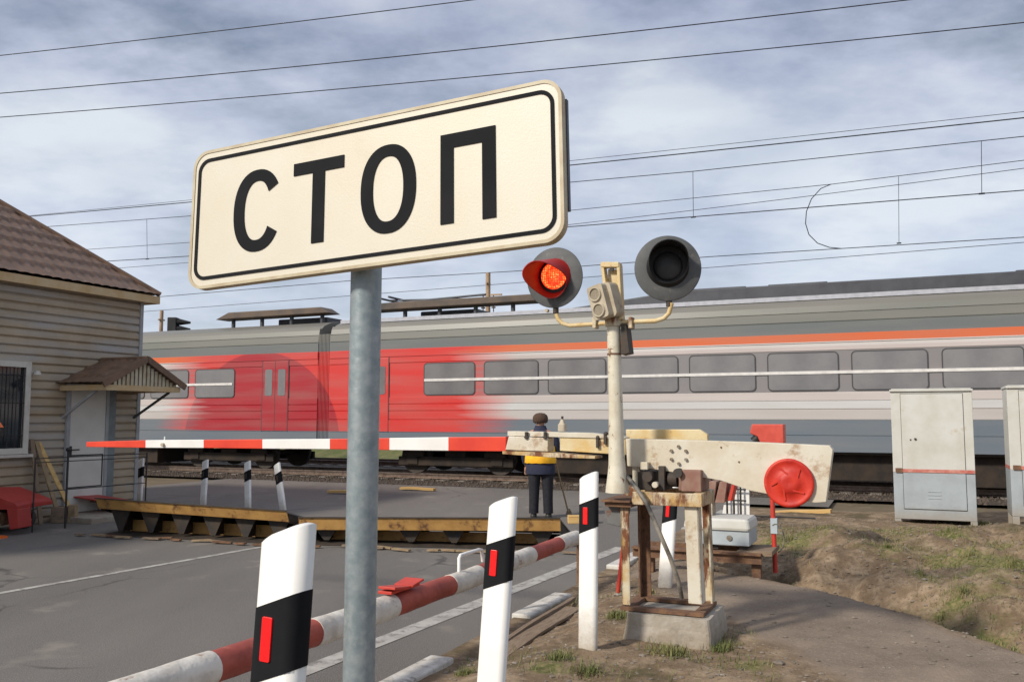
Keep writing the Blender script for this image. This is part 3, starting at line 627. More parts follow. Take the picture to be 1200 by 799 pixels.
    # hose
    pts = [O(733, 556, -.2), O(742, 566, -.29), O(758, 590, -.30), O(772, 622, -.3), O(785, 652, -.27), O(795, 680, -.2), O(799, 700, -.12)]
    MB().tube(pts[:], .014, 10).build('hose', 'hose', t)
    return t
BT = barrier()
# ------------------------------------------------------------------ crossing signal
def crossing_signal():
    O0 = ON(BT, 723, 578, -.235); W0 = Vector(BT.location) + AX * O0.x + AY * O0.y + Vector((0, 0, O0.z))
    t = thing('crossing_signal', 'twin-lamp crossing signal on a cream pole, its left lamp lit red', 'traffic signal', (W0.x, W0.y, W0.z - BT.location.z + BT.location.z))
    O = lambda px, py, yl=0: ON(t, px, py, yl)
    b = MB(); z = lambda py: O(722, py).z
    pts = []; rs = []
    for py, px, r in ((577, 723.5, .079), (570, 723.5, .075), (556, 723, .062), (545, 723, .056), (540, 722.8, .054), (470, 721.5, .0465), (400, 719.5, .045), (372, 719, .044)):
        q = O(px, py); pts.append(q); rs.append(r)
    b.tube(pts, rs, 24); b.build('pole', 'pole_paint', t)
    MB().cyl(O(720, 415), (0, 0, 1), .048, .012, 24).build('collar', 'rust', t)
    # channel post above
    m_ = MB()
    for a, c in (((707, 310), (711, 340)), ((726, 310), (729, 375))):
        p, q = O(*a, -.0), O(*c, -.0); m_.beam(p, q, .07, .022, (1, 0, 0))
    m_.xz([(O(706, 308).x, O(706, 308).z), (O(727, 308).x, O(727, 308).z), (O(727, 314).x, O(727, 314).z), (O(706, 314).x, O(706, 314).z)], -.04, .04)
    m_.xz([(O(711, 315).x, O(711, 315).z), (O(726, 315).x, O(726, 315).z), (O(730, 372).x, O(730, 372).z), (O(712, 372).x, O(712, 372).z)], .025, .045)
    m_.build('top_bracket', 'yellow_cream', t, bevel=.004)
    MB().cyl(O(717, 316, -.045), (0, 1, 0), .014, .02, 10).build('bracket_bolt', 'dark_iron', t)
    # bell / speaker box, tilted and turned
    q = O(708, 354, -.075)
    rt = Matrix.Rotation(R(-13), 3, 'Y') @ Matrix.Rotation(R(-20), 3, 'Z') if False else (Matrix.Rotation(R(14), 3, 'Y').inverted() @ Matrix.Rotation(R(-18), 3, 'Z'))
    def bx(lx, ly, lz): return q + rt @ Vector((lx, ly, lz))
    m_ = MB(); m_.loft([[bx(x, y, zz) for x, zz in rrect(.125, .225, .02, 4)] for y in (-.075, .06)], smooth=False)
    m_.loft([[bx(x + .055, y, zz) for x, zz in rrect(.07, .235, .03, 4)] for y in (-.02, .07)], smooth=False)
    m_.build('bell_box', 'tan_box', t, bevel=.006)
    for zz in (.052, -.056):
        m_ = MB(); cc = [bx(-.003 + .047 * math.cos(k * math.pi / 14), -.088, zz + .047 * math.sin(k * math.pi / 14)) for k in range(28)]; c2 = [bx(-.003 + .049 * math.cos(k * math.pi / 14), -.074, zz + .049 * math.sin(k * math.pi / 14)) for k in range(28)]
        c3 = [bx(-.003 + .038 * math.cos(k * math.pi / 14), -.088, zz + .038 * math.sin(k * math.pi / 14)) for k in range(28)]; c4 = [bx(-.003 + .038 * math.cos(k * math.pi / 14), -.080, zz + .038 * math.sin(k * math.pi / 14)) for k in range(28)]
        m_.loft([c2, cc, c3, c4], cap=False); m_.build('speaker_ring', 'tan_box', t)
        m_ = MB(); m_.loft([c4, [v + (rt @ Vector((0, .003, 0))) for v in c4]]); m_.build('speaker_grille', 'speaker_mesh', t)
    # dark plate behind
    m_ = MB(); m_.xz([(O(729, 380).x, O(729, 380).z), (O(735, 380).x, O(735, 380).z), (O(739, 414).x, O(739, 414).z), (O(729, 416).x, O(729, 416).z)], -.03, .08); m_.build('terminal_box', 'dark_iron', t, bevel=.003)
    # arms
    m_ = MB()
    m_.tube([O(652, 368), O(654, 374), O(659, 379), O(668, 381.5), O(700, 379.5), O(719, 378)], .015, 12)
    m_.build('lamp_arm', 'yellow_cream', t)
    m_ = MB(); m_.tube([O(719, 378), O(740, 377), O(768, 376), O(778, 373), O(784, 367), O(787, 355)], .0155, 12); m_.build('lamp_arm', 'yellow_cream', t)
    m_ = MB()
    for px in (698, 740):
        q = O(px, 378.5); m_.box((q.x, 0, q.z), (.026, .07, .075))
    q = O(719, 378); m_.cyl((q.x, 0, q.z), (0, 0, 1), .058, .05, 20)
    m_.build('arm_clamp', 'rusty_cream', t, bevel=.004)
    # heads
    def head(px, py, rdisc, face, lit):
        c = O(px, py, -.02); F = Vector((math.sin(face), -math.cos(face), 0)); X = Vector((math.cos(face), math.sin(face), 0)); Zv = Vector((0, 0, 1))
        mp = lambda a, r, d: c + X * (r * math.cos(a)) + Zv * (r * math.sin(a)) + F * d
        n = 64; an = [2 * math.pi * k / n for k in range(n)]
        m_ = MB(); m_.loft([[mp(a, .10, -.09) for a in an], [mp(a, .11, -.03) for a in an], [mp(a, rdisc, -.004) for a in an], [mp(a, rdisc + .002, .002) for a in an], [mp(a, rdisc - .003, .006) for a in an], [mp(a, .115, .006) for a in an]], cap=True)
        disc = m_.build('background_disc', 'signal_grey', t)
        # lens housing and visor; wider at the root, long at the top
        off = Vector((0, 0, .012))
        lp = lambda a, r, d: mp(a, r, d) + off
        def ln(a):
            s_ = math.sin(a - R(38 if lit else 12)); return (.045 + .25 * ss(-.45, 1.0, s_)) if lit else (.035 + .17 * ss(-.8, .6, s_))
        K = 8
        VR = .122 if lit else .138
        outer = [[lp(a, VR - .010 * (j / K), .006 + ln(a) * j / K) + Vector((0, 0, -.05 if lit else .012)) * (j / K) for a in an] for j in range(K + 1)]
        inner = [[lp(a, VR - .005 - .010 * (j / K), .006 + ln(a) * j / K) + Vector((0, 0, -.05 if lit else .012)) * (j / K) for a in an] for j in range(K + 1)]
        m_ = MB(); m_.loft(outer, cap=False); m_.loft([outer[-1], inner[-1]], cap=False); m_.build('visor', 'red_glow_hood' if lit else 'signal_black', t)
        m_ = MB(); m_.loft(inner[:-1] + [inner[-1]], cap=False); m_.build('visor_lining', 'red_glow_hood' if lit else 'signal_black', t)  # lit side: lamp's red reflection is put into the lining colour
        m_ = MB(); m_.loft([[lp(a, VR - .006, .004) for a in an], [lp(a, VR - .006, .010) for a in an]]); m_.build('lens_surround', 'signal_black', t)
        m_ = MB(); m_.loft([[lp(a, .094, .010) for a in an], [lp(a, .094, .018) for a in an], [lp(a, .078, .028) for a in an], [lp(a, .04, .037) for a in an], [lp(a, .005, .040) for a in an]]); m_.build('lens', 'led' if lit else 'dark_lens', t)
        q = c + Vector((0, 0, -rdisc)); m_ = MB(); m_.cyl(q + Vector((0, .02, -.01)), (0, 0, 1), .02, .05, 12); m_.build('mounting_stub', 'dark_iron', t)
    head(650, 325.5, .208, R(-3), True)
    head(782.5, 314.5, .214, R(17), False)
    MB().cyl(O(641, 364, -.03), (0, 1, 0), .012, .03, 10).build('disc_bolt', 'tan_box', t)
crossing_signal()
# ------------------------------------------------------------------ raised road plates
def road_plate(label, pxl, pyl, pxr, pyr, hl, hr, D, lip, lw):
    a, b = G(pxl, pyl), G(pxr, pyr); rz = math.atan2(b.y - a.y, b.x - a.x); w = (b - a).length
    t = thing('road_barrier_plate', label, 'road barrier plate', (a.x, a.y, 0), rz, 'raised steel plates across the road')
    hz = lambda x: hl + (hr - hl) * x / w; e = .0
    m_ = MB()
    vs = [(0, -.02, hz(0)), (w, -.02, hz(w)), (w, D, .03), (0, D, .03)]; m_.add([*vs, *[(x, y, z - .018) for x, y, z in vs]], [(0, 1, 2, 3), (7, 6, 5, 4), (0, 4, 5, 1), (1, 5, 6, 2), (2, 6, 7, 3), (3, 7, 4, 0)]); m_.build('deck_plate', mat('deck_grey', (.19, .17, .16), (.14, .13, .12), .8, scale=5, bump=.3), t)
    m_ = MB(); vs = [(0, -.03, hz(0) + .004), (w, -.03, hz(w) + .004), (w, -.015 + lw, hz(w) - lip), (0, -.015 + lw, hz(0) - lip)]; m_.add([*vs, *[(x, y + .02, z) for x, y, z in vs]], [(0, 1, 2, 3), (7, 6, 5, 4), (0, 4, 5, 1), (1, 5, 6, 2), (2, 6, 7, 3), (3, 7, 4, 0)]); m_.build('front_lip', 'plate_yellow', t, bevel=.003)
    m_ = MB(); m_.beam((0, -.034, hz(0) + .012), (w, -.034, hz(w) + .012), .03, .014); m_.build('top_edge', 'plate_dark', t)
    for s_, x in (('l', .02), ('r', w - .02)):
        m_ = MB(); m_.yz([(lw, hz(x) - .02), (D, .012), (D, -.02), (D - .25, -.02), (lw + .02, hz(x) - lip - .02)], x - .008, x + .008); m_.build('side_cheek', 'plate_dark', t)
    n = 6
    for k in range(n):
        x = w * (k + .55) / n; zf = hz(x) - lip * .6; m_ = MB()
        m_.xz([(x - .20, zf), (x + .20, zf), (x + .05, .04), (x - .02, .04)], .10 + lw, .13 + lw)
        m_.yz([(.10 + lw, zf), (D - .1, .06), (.35 + lw, .03), (.12 + lw, .03)], x - .01, x + .01)
        m_.build('gusset', 'plate_dark', t)
    m_ = MB(); m_.b2((.25, .40, .015), (w - .25, .43, min(hl, hr) * .42)); m_.build('inner_frame', 'plate_yellow', t)
road_plate('left raised road plate with rusty yellow edge, tilted highest near the house', 112, 626, 336, 637, .50, .42, 1.5, .14, .05)
road_plate('right raised road plate with rusty yellow edge, in front of the person', 350, 637, 657, 644, .335, .385, 1.5, .155, .03)
# debris along the front of the plates
def debris():
    a, b, c = G(95, 629), G(340, 642), G(668, 652); out = []
    for i in range(26):
        f = i / 25; p = a.lerp(b, f * 2) if f < .5 else b.lerp(c, f * 2 - 1)
        L_ = random.uniform(.12, .45); rot = Matrix.Rotation(RZ * .7 + random.uniform(-.3, .3), 3, 'Z') @ Matrix.Rotation(random.uniform(-.05, .05), 3, 'Y')
        m_ = MB(); m_.box((0, 0, 0), (L_, .06, .02), rot); o = m_.build('wood_scrap', random.choice(['wood_x', 'rust', 'wood']))
        o.location = (p.x + random.uniform(-.1, .1), p.y + random.uniform(0, .16), .014 + .012)
        side = 'left' if f < .5 else 'right'; tag(o, {'wood_x': 'tan', 'rust': 'rusty', 'wood': 'grey'}[o.data.materials[0].name.replace('tan_wood', 'wood_x').replace('weathered_wood', 'wood')] + ' thin scrap on the asphalt at the foot of the ' + side + ' raised plate', 'scrap', 'scraps along the foot of the road plates')
debris()
# dark brown sheet laid on the road under the plates
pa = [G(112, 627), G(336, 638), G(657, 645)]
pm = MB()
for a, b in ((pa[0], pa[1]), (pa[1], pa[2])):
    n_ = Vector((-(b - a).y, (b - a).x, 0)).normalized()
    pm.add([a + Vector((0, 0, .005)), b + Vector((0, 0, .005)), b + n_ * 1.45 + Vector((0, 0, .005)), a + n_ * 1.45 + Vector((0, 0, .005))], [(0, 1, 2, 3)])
tag(pm.build('under_plate_sheet', mat('dark_brown_sheet', (.035, .028, .022), (.07, .05, .035), .95, scale=8)), kind='structure')
# ------------------------------------------------------------------ house
HC = P(155, 600, 16.0)
def house():
    t = thing('house', 'brown sided house with tiled hip roof and a small canopy over its grey door', 'house', (HC.x, HC.y, 0), RZ)
    EH = 3.78; LN, DP = 9.0, 6.2; pitch = .135
    def lap(p, q, nrm, z0, z1, name='wall'):
        p, q, nrm = Vector(p), Vector(q), Vector(nrm); prof = []
        z = z0
        while z < z1 - .001:
            prof += [(.026, z), (.036, z + .012), (.034, z + .092), (.014, z + .108), (.000, z + .124)]; z += pitch
        prof.append((0, z1)); m_ = MB()
        rings = [[e + nrm * d + Vector((0, 0, zz)) for d, zz in prof] for e in (p, q)]
        n = len(prof); vs = rings[0] + rings[1]; m_.add(vs, [(i, i + 1, n + i + 1, n + i) for i in range(n - 1)])
        rb = [[e - nrm * .1 + Vector((0, 0, zz)) for zz in (z0, z1)] for e in (p, q)]
        m_.add([rb[0][0], rb[0][1], rb[1][1], rb[1][0]], [(0, 1, 2, 3)])
        return m_.build(name, 'siding', t)
    lap((0, -LN, 0), (0, 0, 0), (1, 0, 0), -.05, EH); lap((0, 0, 0), (-DP, 0, 0), (0, 1, 0), -.05, EH)
    lap((-DP, 0, 0), (-DP, -LN, 0), (-1, 0, 0), -.05, EH); lap((-DP, -LN, 0), (0, -LN, 0), (0, -1, 0), -.05, EH)
    MB().b2((-.02, -.02, -.05), (.05, .05, EH)).build('corner_trim', 'corner_trim', t)
    # hip roof with tile relief
    ov = .24; z0 = 3.86; sl = .80; x0, x1, y0, y1 = -DP - ov, ov, -LN - ov, ov; half = (x1 - x0) / 2; tw = math.sqrt(1 + sl * sl)
    def slope(e0, e1, inw, depth0, depth1, name='roof'):
        """e0-e1 eave, inw inward unit, the sides shrink 45 degrees"""
        e0, e1, inw = Vector(e0), Vector(e1), Vector(inw); d = (e1 - e0).normalized(); L_ = (e1 - e0).length
        nU = int(L_ / .045); nD = int(half * tw / .05); vs = []
        nrm = (Vector((0, 0, 1)) - inw * sl).normalized()
        for j in range(nD + 1):
            k = half * j / nD; s_ = k * tw; row = (s_ / .36) % 1
            for i in range(nU + 1):
                u = k + (L_ - 2 * k) * i / nU
                dz = .018 * abs(math.sin(math.pi * u / .19)) ** .8 + .035 * (1 - row) + (.01 if row > .97 else 0)
                vs.append(e0 + d * u + inw * k + Vector((0, 0, k * sl)) + nrm * dz)
        n = nU + 1; m_ = MB().add(vs, [(j * n + i, j * n + i + 1, (j + 1) * n + i + 1, (j + 1) * n + i) for j in range(nD) for i in range(nU)], True)
        return m_.build(name, 'roof', t)
    slope((x1, y0, z0), (x1, y1, z0), (-1, 0, 0), 0, 0); slope((x1, y1, z0), (x0, y1, z0), (0, -1, 0), 0, 0); slope((x0, y1, z0), (x0, y0, z0), (1, 0, 0), 0, 0); slope((x0, y0, z0), (x1, y0, z0), (0, 1, 0), 0, 0)
    xm = (x0 + x1) / 2; zr = z0 + half * sl + .03
    m_ = MB()
    for a, b in (((x1, y1, z0 + .03), (xm, y1 - half, zr)), ((x0, y1, z0 + .03), (xm, y1 - half, zr)), ((x1, y0, z0 + .03), (xm, y0 + half, zr)), ((x0, y0, z0 + .03), (xm, y0 + half, zr)), ((xm, y1 - half, zr), (xm, y0 + half, zr))):
        m_.tube([a, b], .05, 8)
    m_.build('ridge_cap', 'roof', t)
    m_ = MB(); f = .02
    m_.b2((x1 - f, y0, z0 - .14), (x1, y1 - f - .002, z0 - .005)); m_.b2((x0 + f, y1 - f, z0 - .14), (x1, y1, z0 - .005)); m_.b2((x0, y0, z0 - .14), (x0 + f, y1, z0 - .005))
    m_.build('fascia', 'fascia', t)
    MB().b2((x0 + f, y0 + f, z0 - .125), (x1 - f - .002, y1 - f - .002, z0 - .115)).build('soffit', 'fascia', t)
    # positions on the front wall (x = 0)
    def ow(px, py, xl=0.0):
        n = AX; d = ray(px, py); o = Vector(t.location); s_ = ((o - CAM).dot(n) + xl) / d.dot(n); w = CAM + d * s_ - o
        return Vector((xl, w.dot(AY), w.z))
    # door
    a, b = ow(77, 585, .05), ow(124, 455, .05)
    m_ = MB(); m_.b2((.032, a.y, .10), (.07, b.y, b.z)); d = m_.build('door', 'door', t, bevel=.004)
    m_ = MB(); m_.b2((.03, a.y - .06, .08), (.085, a.y, b.z + .06)); m_.b2((.03, b.y, .08), (.085, b.y + .06, b.z + .06)); m_.b2((.03, a.y + .001, b.z + .002), (.083, b.y - .001, b.z + .059)); m_.build('door_frame', 'corner_trim', t)
    q = ow(84, 527, .1); m_ = MB(); m_.b2((.07, q.y - .02, q.z - .12), (.082, q.y + .02, q.z + .06)); m_.tube([(.085, q.y, q.z + .0), (.12, q.y, q.z), (.12, q.y + .13, q.z)], .011, 8); m_.build('handle', 'black_iron', d)
    m_ = MB(); m_.b2((.035, b.y + .063, .08), (.045, b.y + .24, b.z + .2)); m_.build('side_panel', mat('panel_grey', (.22, .25, .25), (.17, .19, .19), .6, scale=5), t)
    # step
    MB().b2((.06, a.y - .3, -.02), (1.0, b.y + .2, .09)).build('door_step', 'concrete', t, bevel=.01)
    # window with bars
    w0, w1 = ow(30, 532, .05), ow(-52, 425, .05); wy1, wy0 = w0.y, w1.y; wz0, wz1 = ow(15, 532, .05).z, ow(15, 423, .05).z
    m_ = MB(); fw = .09
    m_.b2((.031, wy0, wz0), (.10, wy0 + fw, wz1)); m_.b2((.031, wy1 - fw, wz0), (.10, wy1, wz1)); m_.b2((.031, wy0 + fw + .001, wz1 - fw), (.099, wy1 - fw - .001, wz1 - .001)); m_.b2((.031, wy0 + fw + .001, wz0 + .001), (.099, wy1 - fw - .001, wz0 + fw)); w_ = m_.build('window', 'frame_w', t)
    MB().b2((.04, wy0 + fw, wz0 + fw), (.045, wy1 - fw, wz1 - fw)).build('pane', 'glass', w_)
    m_ = MB(); m_.b2((.034, wy1 - fw - .24, wz0 + fw), (.038, wy1 - fw - .01, wz1 - fw)); m_.build('curtain', 'curtain', w_)
    m_ = MB(); k = wy0 + fw
    while k < wy1 - .03: m_.tube([(.085, k, wz0 + .03), (.085, k, wz1 - .03)], .007, 6); k += .125
    for zz in (.2, .55, .85): m_.tube([(.085, wy0 + .03, wz0 + (wz1 - wz0) * zz), (.085, wy1 - .03, wz0 + (wz1 - wz0) * zz)], .007, 6)
    m_.build('window_bars', 'black_iron', w_)
    MB().b2((.03, wy0 - .05, wz0 - .05), (.16, wy1 + .05, wz0 - .005)).build('sill', 'frame_w', w_)
    # wall lamp
    q = ow(41, 437, .1); m_ = MB(); m_.cyl((.05, q.y, q.z), (1, 0, 0), .035, .03, 12); m_.tube([(.06, q.y, q.z), (.14, q.y, q.z + .03)], .012, 8); m_.cyl((.16, q.y, q.z), (0, 0, 1), .06, .06, 14, .035); m_.build('wall_lamp', 'frame_w', t)
    # canopy
    ca, cb = ow(70, 450).y, -.05; cw = .98; ze = 2.20; zr = 2.60; ym = (ca + cb) / 2; e = .06
    c_ = thing('tmp', '', '', (0, 0, 0), 0); bpy.data.objects.remove(c_)
    for s_, yo in ((1, ca), (-1, cb)):
        vs = []; nU, nD = 40, 22; yo2 = yo - s_ * .10; zo = ze - .03
        for j in range(nD + 1):
            k = j / nD; row = (k * 3.2) % 1
            for i in range(nU + 1):
                x = .02 + (cw + .1) * i / nU
                vs.append((x, yo2 + (ym - yo2) * k, zo + (zr - zo) * k + .02 + .012 * abs(math.sin(math.pi * x / .17)) + .025 * (1 - row)))
        n = nU + 1; MB().add(vs, [(j * n + i, j * n + i + 1, (j + 1) * n + i + 1, (j + 1) * n + i) for j in range(nD) for i in range(nU)], True).build('canopy_roof', 'roof', t)
    m_ = MB(); m_.tube([(.02, ym, zr + .045), (cw + .12, ym, zr + .045)], .035, 8)
    for yo in (ca - .10, cb + .10): m_.beam((cw + .12, yo, ze - .02), (cw + .12, ym, zr + .03), .03, .10)
    m_.build('canopy_ridge', 'roof', t)
    m_ = MB(); m_.b2((.03, ca - .02, ze - .11), (cw + .04, ca + .03, ze - .02)); m_.b2((.03, cb - .03, ze - .11), (cw + .04, cb + .02, ze - .02)); m_.b2((cw + .041, ca - .02, ze - .11), (cw + .08, cb + .02, ze - .02)); m_.build('canopy_fascia', 'fascia', t)
    m_ = MB(); k = ca + .08
    while k < cb - .05:
        h_ = (zr - ze) * (1 - abs(k - ym) / (ym - ca)) - .02
        if h_ > .03: m_.b2((cw + .03, k, ze - .02), (cw + .05, k + .055, ze - .02 + h_))
        k += .085
    m_.build('gable_slats', mat('gable_cream', (.56, .50, .37), (.42, .34, .22), .7), t)
    m_ = MB(); m_.xz([(0, 0)] * 0 or [(cw - .0, ze - .02), (cw + .005, ze - .02), (cw + .005, ze), (cw, ze)], 0, 0.001); 
    gb = MB(); gb.prism([(ca, ze - .02), (cb, ze - .02), (ym, zr - .01)], cw + .005, cw + .02, lambda y, z, x: (x, y, z)); gb.build('gable_back', 'roof', t)
    p_ = ow(76, 498); m_ = MB(); m_.beam((.03, ca + .05, 1.65), (.78, ca + .05, ze - .11), .035, .035); m_.build('canopy_brace', 'corner_trim', t)
    m_ = MB(); m_.beam((.03, cb - .03, 1.65), (.85, cb - .03, ze - .11), .035, .035); m_.build('canopy_brace', 'signal_grey', t)
    return t, ow
HT, OW = house()
def hw(x, y, z=0): return Vector(HT.location) + AX * x + AY * y + Vector((0, 0, z))
# planks leaning on the wall
for i, (px, lb, ln) in enumerate(((34, 'leftmost grey plank leaning on the house wall under the window', .02), (39, 'middle tan plank leaning on the house wall under the window', .10), (42, 'rightmost pale plank leaning on the house wall, nearest the door', .16))):
    q = OW(px, 500, .0); w0 = hw(.30 + i * .09, q.y + ln, 0)
    t = thing('leaning_plank', lb, 'plank', w0, RZ, 'planks leaning on the house')
    MB().beam((0, ln * 1.6, -.0), (-.22 - i * .09, -ln, 1.32 - .03 * i), .07, .025, (1, 0, 0)).build('board', ['wood', 'wood_x', 'wood_y'][i], t, bevel=.003)
# railing in front of the door
def railing():
    q = OW(60, 560, 1.0); q2 = OW(150, 560, 1.0); t = thing('entrance_railing', 'thin black iron railing in front of the grey house door', 'railing', hw(1.05, 0), RZ)
    f = lambda px, py: (lambda v: Vector((0, v.y, v.z)))(OW(px, py, 1.05))
    A, B, C_, D = f(80, 529), f(80, 588), f(120, 535), f(117, 568)
    m_ = MB(); m_.tube([(0, A.y, -.02), (0, A.y, A.z)], .016, 8); m_.build('post', 'black_iron', t)
    MB().sphere((0, A.y, A.z + .03), .035).build('finial', 'black_iron', t)
    m_ = MB(); z1, z0 = f(100, 533).z, f(100, 570).z; m_.tube([(0, A.y, z1), (0, C_.y, z1), (0, C_.y, z0), (0, A.y, z0)], .012, 8); m_.build('gate_frame', 'black_iron', t)
    for z in (z1 - .02, z1 - .08, z0 - .02): MB().tube([(0, A.y - .55, z), (0, C_.y + .9, z)], .008, 6).build('rail', 'black_iron', t)
    for y in (A.y - .55, C_.y + .9): MB().tube([(0, y, -.02), (0, y, z1)], .012, 8).build('post', 'black_iron', t)
railing()
# red covered cart
def cart():
    t = thing('covered_cart', 'low cart under a red cover with rusty frame, by the house at the left edge', 'cart', (-7.50, 13.15, 0), RZ * .25)
    pr = [(-.75, .42), (-.7, .60), (.05, .60), (.52, .44), (.56, .40)]
    m_ = MB(); rings = []
    for y, k in ((-.40, 0), (-.38, .015), (0, .03), (.38, .015), (.40, 0)): rings.append([(x, y, z + k) for x, z in pr] + [(.56, y, .36), (-.75, y, .36)])
    m_.loft(rings, smooth=False); m_.build('cover', 'tarp', t, bevel=.01)
    m_ = MB(); m_.xz([(.40, .37), (.57, .37), (.60, .10), (.46, .08)], -.41, -.12); m_.build('side_flap', 'tarp', t, bevel=.01)
    m_ = MB()
    for z in (.30, .14): m_.tube([(-.75, -.38, z), (.3, -.38, z)], .018, 8); m_.tube([(-.75, .3, z), (.3, .3, z)], .018, 8)
    for x in (-.6, -.2, .2): m_.tube([(x, -.38, .05), (x, -.38, .38)], .016, 8)
    m_.build('frame', 'chrome', t)
    m_ = MB(); m_.b2((-.75, -.3, .12), (.28, .3, .30)); m_.build('engine_block', 'rust', t, bevel=.03)
    for x in (-.62, .12):
        for y in (-.42, .42): m_ = MB(); m_.tube([(x, y - .04, .15), (x, y + .04, .15)], .15, 20); w = m_.build('wheel', 'dark_iron', t, bevel=.015); MB().cyl((x, y - .045, .15), (0, 1, 0), .06, .012, 14).build('hub', 'chrome', w)
    for x in (-.35, -.05): m_ = MB(); m_.sphere((x, -.33, .22), .06, 12, 8, (1, .5, 1)); m_.build('lamp_glass', 'glass', t)
cart()
def orange_tool():
    t = thing('orange_machine', 'orange and black machine on a thin orange stand, cut by the left picture edge', 'machine', (-7.12, 12.35, 0), RZ)
    q = ON(t, 3, 505, 0); z = q.z
    m_ = MB(); m_.loft([[(x - .10, y, z + .05 + .0 * x) for x, y in rrect(.28, .16, .04, 4)], [(x * .8 - .12, y * .8, z + .12) for x, y in rrect(.26, .15, .04, 4)]], smooth=False); m_.build('housing', 'orange', t, bevel=.008)
    m_ = MB(); m_.b2((-.24, -.07, z - .08), (.03, .07, z + .045)); m_.sphere((.03, -.03, z - .0), .05); m_.build('motor', 'black_iron', t, bevel=.01)
    m_ = MB(); m_.tube([(-.05, 0, z - .08), (-.05, 0, 0)], .02, 8); m_.b2((-.2, -.15, 0), (.1, .15, .03)); m_.build('stand', 'orange', t)
    m_ = MB(); m_.b2((-.3, -.1, .6), (-.08, .1, .66)); m_.build('shelf', 'orange', t)
orange_tool()
# clutter by the door: boards and blocks
def clutter():
    for i, (px, py, dim, rz, mm, lb, nm, cat, zc) in enumerate((
        (92, 603, (1.0, .14, .03), .5, 'wood_x', 'tan board lying slanted in front of the railing', 'loose_board', 'board', .14),
        (70, 612, (.22, .2, .25), .2, 'wood', 'brown wooden block on the ground under the slanted board', 'wooden_block', 'block', .125),
        (85, 612, (.12, .1, .28), -.1, 'wood_x', 'short upright tan post stub left of the raised plate', 'post_stub', 'post', .14),
        (110, 606, (.9, .5, .02), -.2, 'tarp', 'red sheet lying behind the raised left plate', 'red_sheet', 'sheet', .33))):
        c = G(px, py); m_ = MB(); m_.box((0, 0, 0), dim); o = m_.build(nm, mm, bevel=.01); o.location = (c.x, c.y, zc); o.rotation_euler = (0, .22 if i in (0,) else (.12 if i == 3 else 0), rz); tag(o, lb, cat)
    c = G(112, 604); m_ = MB()
    for x in (-.3, .3): m_.b2((x - .03, -.15, 0), (x + .03, .15, .24))
    m_.b2((-.4, -.16, .24), (.4, .16, .27)); o = m_.build('low_trestle', 'wood', bevel=.005); o.location = (c.x, c.y, 0); o.rotation_euler = (0, 0, -.2); tag(o, 'low wooden trestle under the red sheet by the house', 'trestle')
clutter()
# ------------------------------------------------------------------ cabinets
def cabinet(label, px, py, Y, w, h, d):
    c = P(px, py, Y); t = thing('relay_cabinet', label, 'cabinet', (c.x, c.y, c.z), RZ, 'white relay cabinets beside the track')
    lg = .09
    m_ = MB(); m_.b2((0, 0, lg), (w, d, h * .385)); m_.build('lower_body', 'cab_grey', t, bevel=.006)
    m_ = MB(); m_.b2((0, 0, h * .385 + .001), (w, d, h - .04)); m_.build('upper_body', 'cab_white', t, bevel=.006)
    m_ = MB(); m_.b2((-.012, -.03, h - .04), (w + .012, d + .02, h - .012)); m_.b2((.01, -.01, h - .011), (w - .01, d, h)); m_.build('top_cap', 'cab_white', t, bevel=.006)
    e = .006; zz = h * .385; i0, i1 = w * .125, w * .885
    m_ = MB(); m_.b2((i0, -.012, zz + .002), (i1, .001, h - .075)); m_.build('door', 'cab_white', t, bevel=.004)
    m_ = MB(); m_.b2((i0, -.012, lg + .14), (i1, .001, zz - .002)); dl = m_.build('lower_door', 'cab_grey', t, bevel=.004)
    m_ = MB()
    for x in (i0 - .006, i1 + .002): m_.b2((x, -.003, lg + .13), (x + .004, .002, h - .065))
    m_.b2((i0, -.003, lg + .13), (i1, .002, lg + .137)); m_.b2((i0, -.003, h - .072), (i1, .002, h - .067)); m_.build('door_gap', 'dark_iron', t)
    m_ = MB(); m_.b2((.03, -.016, zz + .005), (w - .004, -.0125, zz + .05)); m_.b2((-.003, .002, zz + .005), (-.0005, d - .01, zz + .05)); m_.build('red_band', 'cab_red', t)
    m_ = MB(); m_.b2((.03, -.020, zz + .0), (.12, -.0165, zz + .06)); m_.build('hasp', 'rust', t)
    m_ = MB(); q = i0 + (i1 - i0) * .22; m_.cyl((q, -.018, h * .63), (0, 1, 0), .016, .012, 12); m_.b2((q - .07, -.016, h * .63 - .02), (q - .05, -.0125, h * .63)); m_.build('lock', 'dark_iron', t)
    m_ = MB()
    for k in range(3): m_.b2((w * .42, -.018, h * .20 + .045 * k), (w * .58, -.0125, h * .20 + .045 * k + .012))
    m_.build('louvre', 'cab_grey', dl)
    for x in (0.0, w - .08):
        for y in (0.0, d - .08): MB().b2((x, y, -.15), (x + .08, y + .08, lg - .001)).build('leg', 'cab_grey', t)
    return t
cabinet('tall white and grey cabinet with a faded red band, standing whole on the bank', 1049, 615, 12.25, 1.00, 1.85, .55)
cabinet('white and grey cabinet cut off by the right picture edge', 1187, 613, 11.55, 1.09, 1.77, .62)
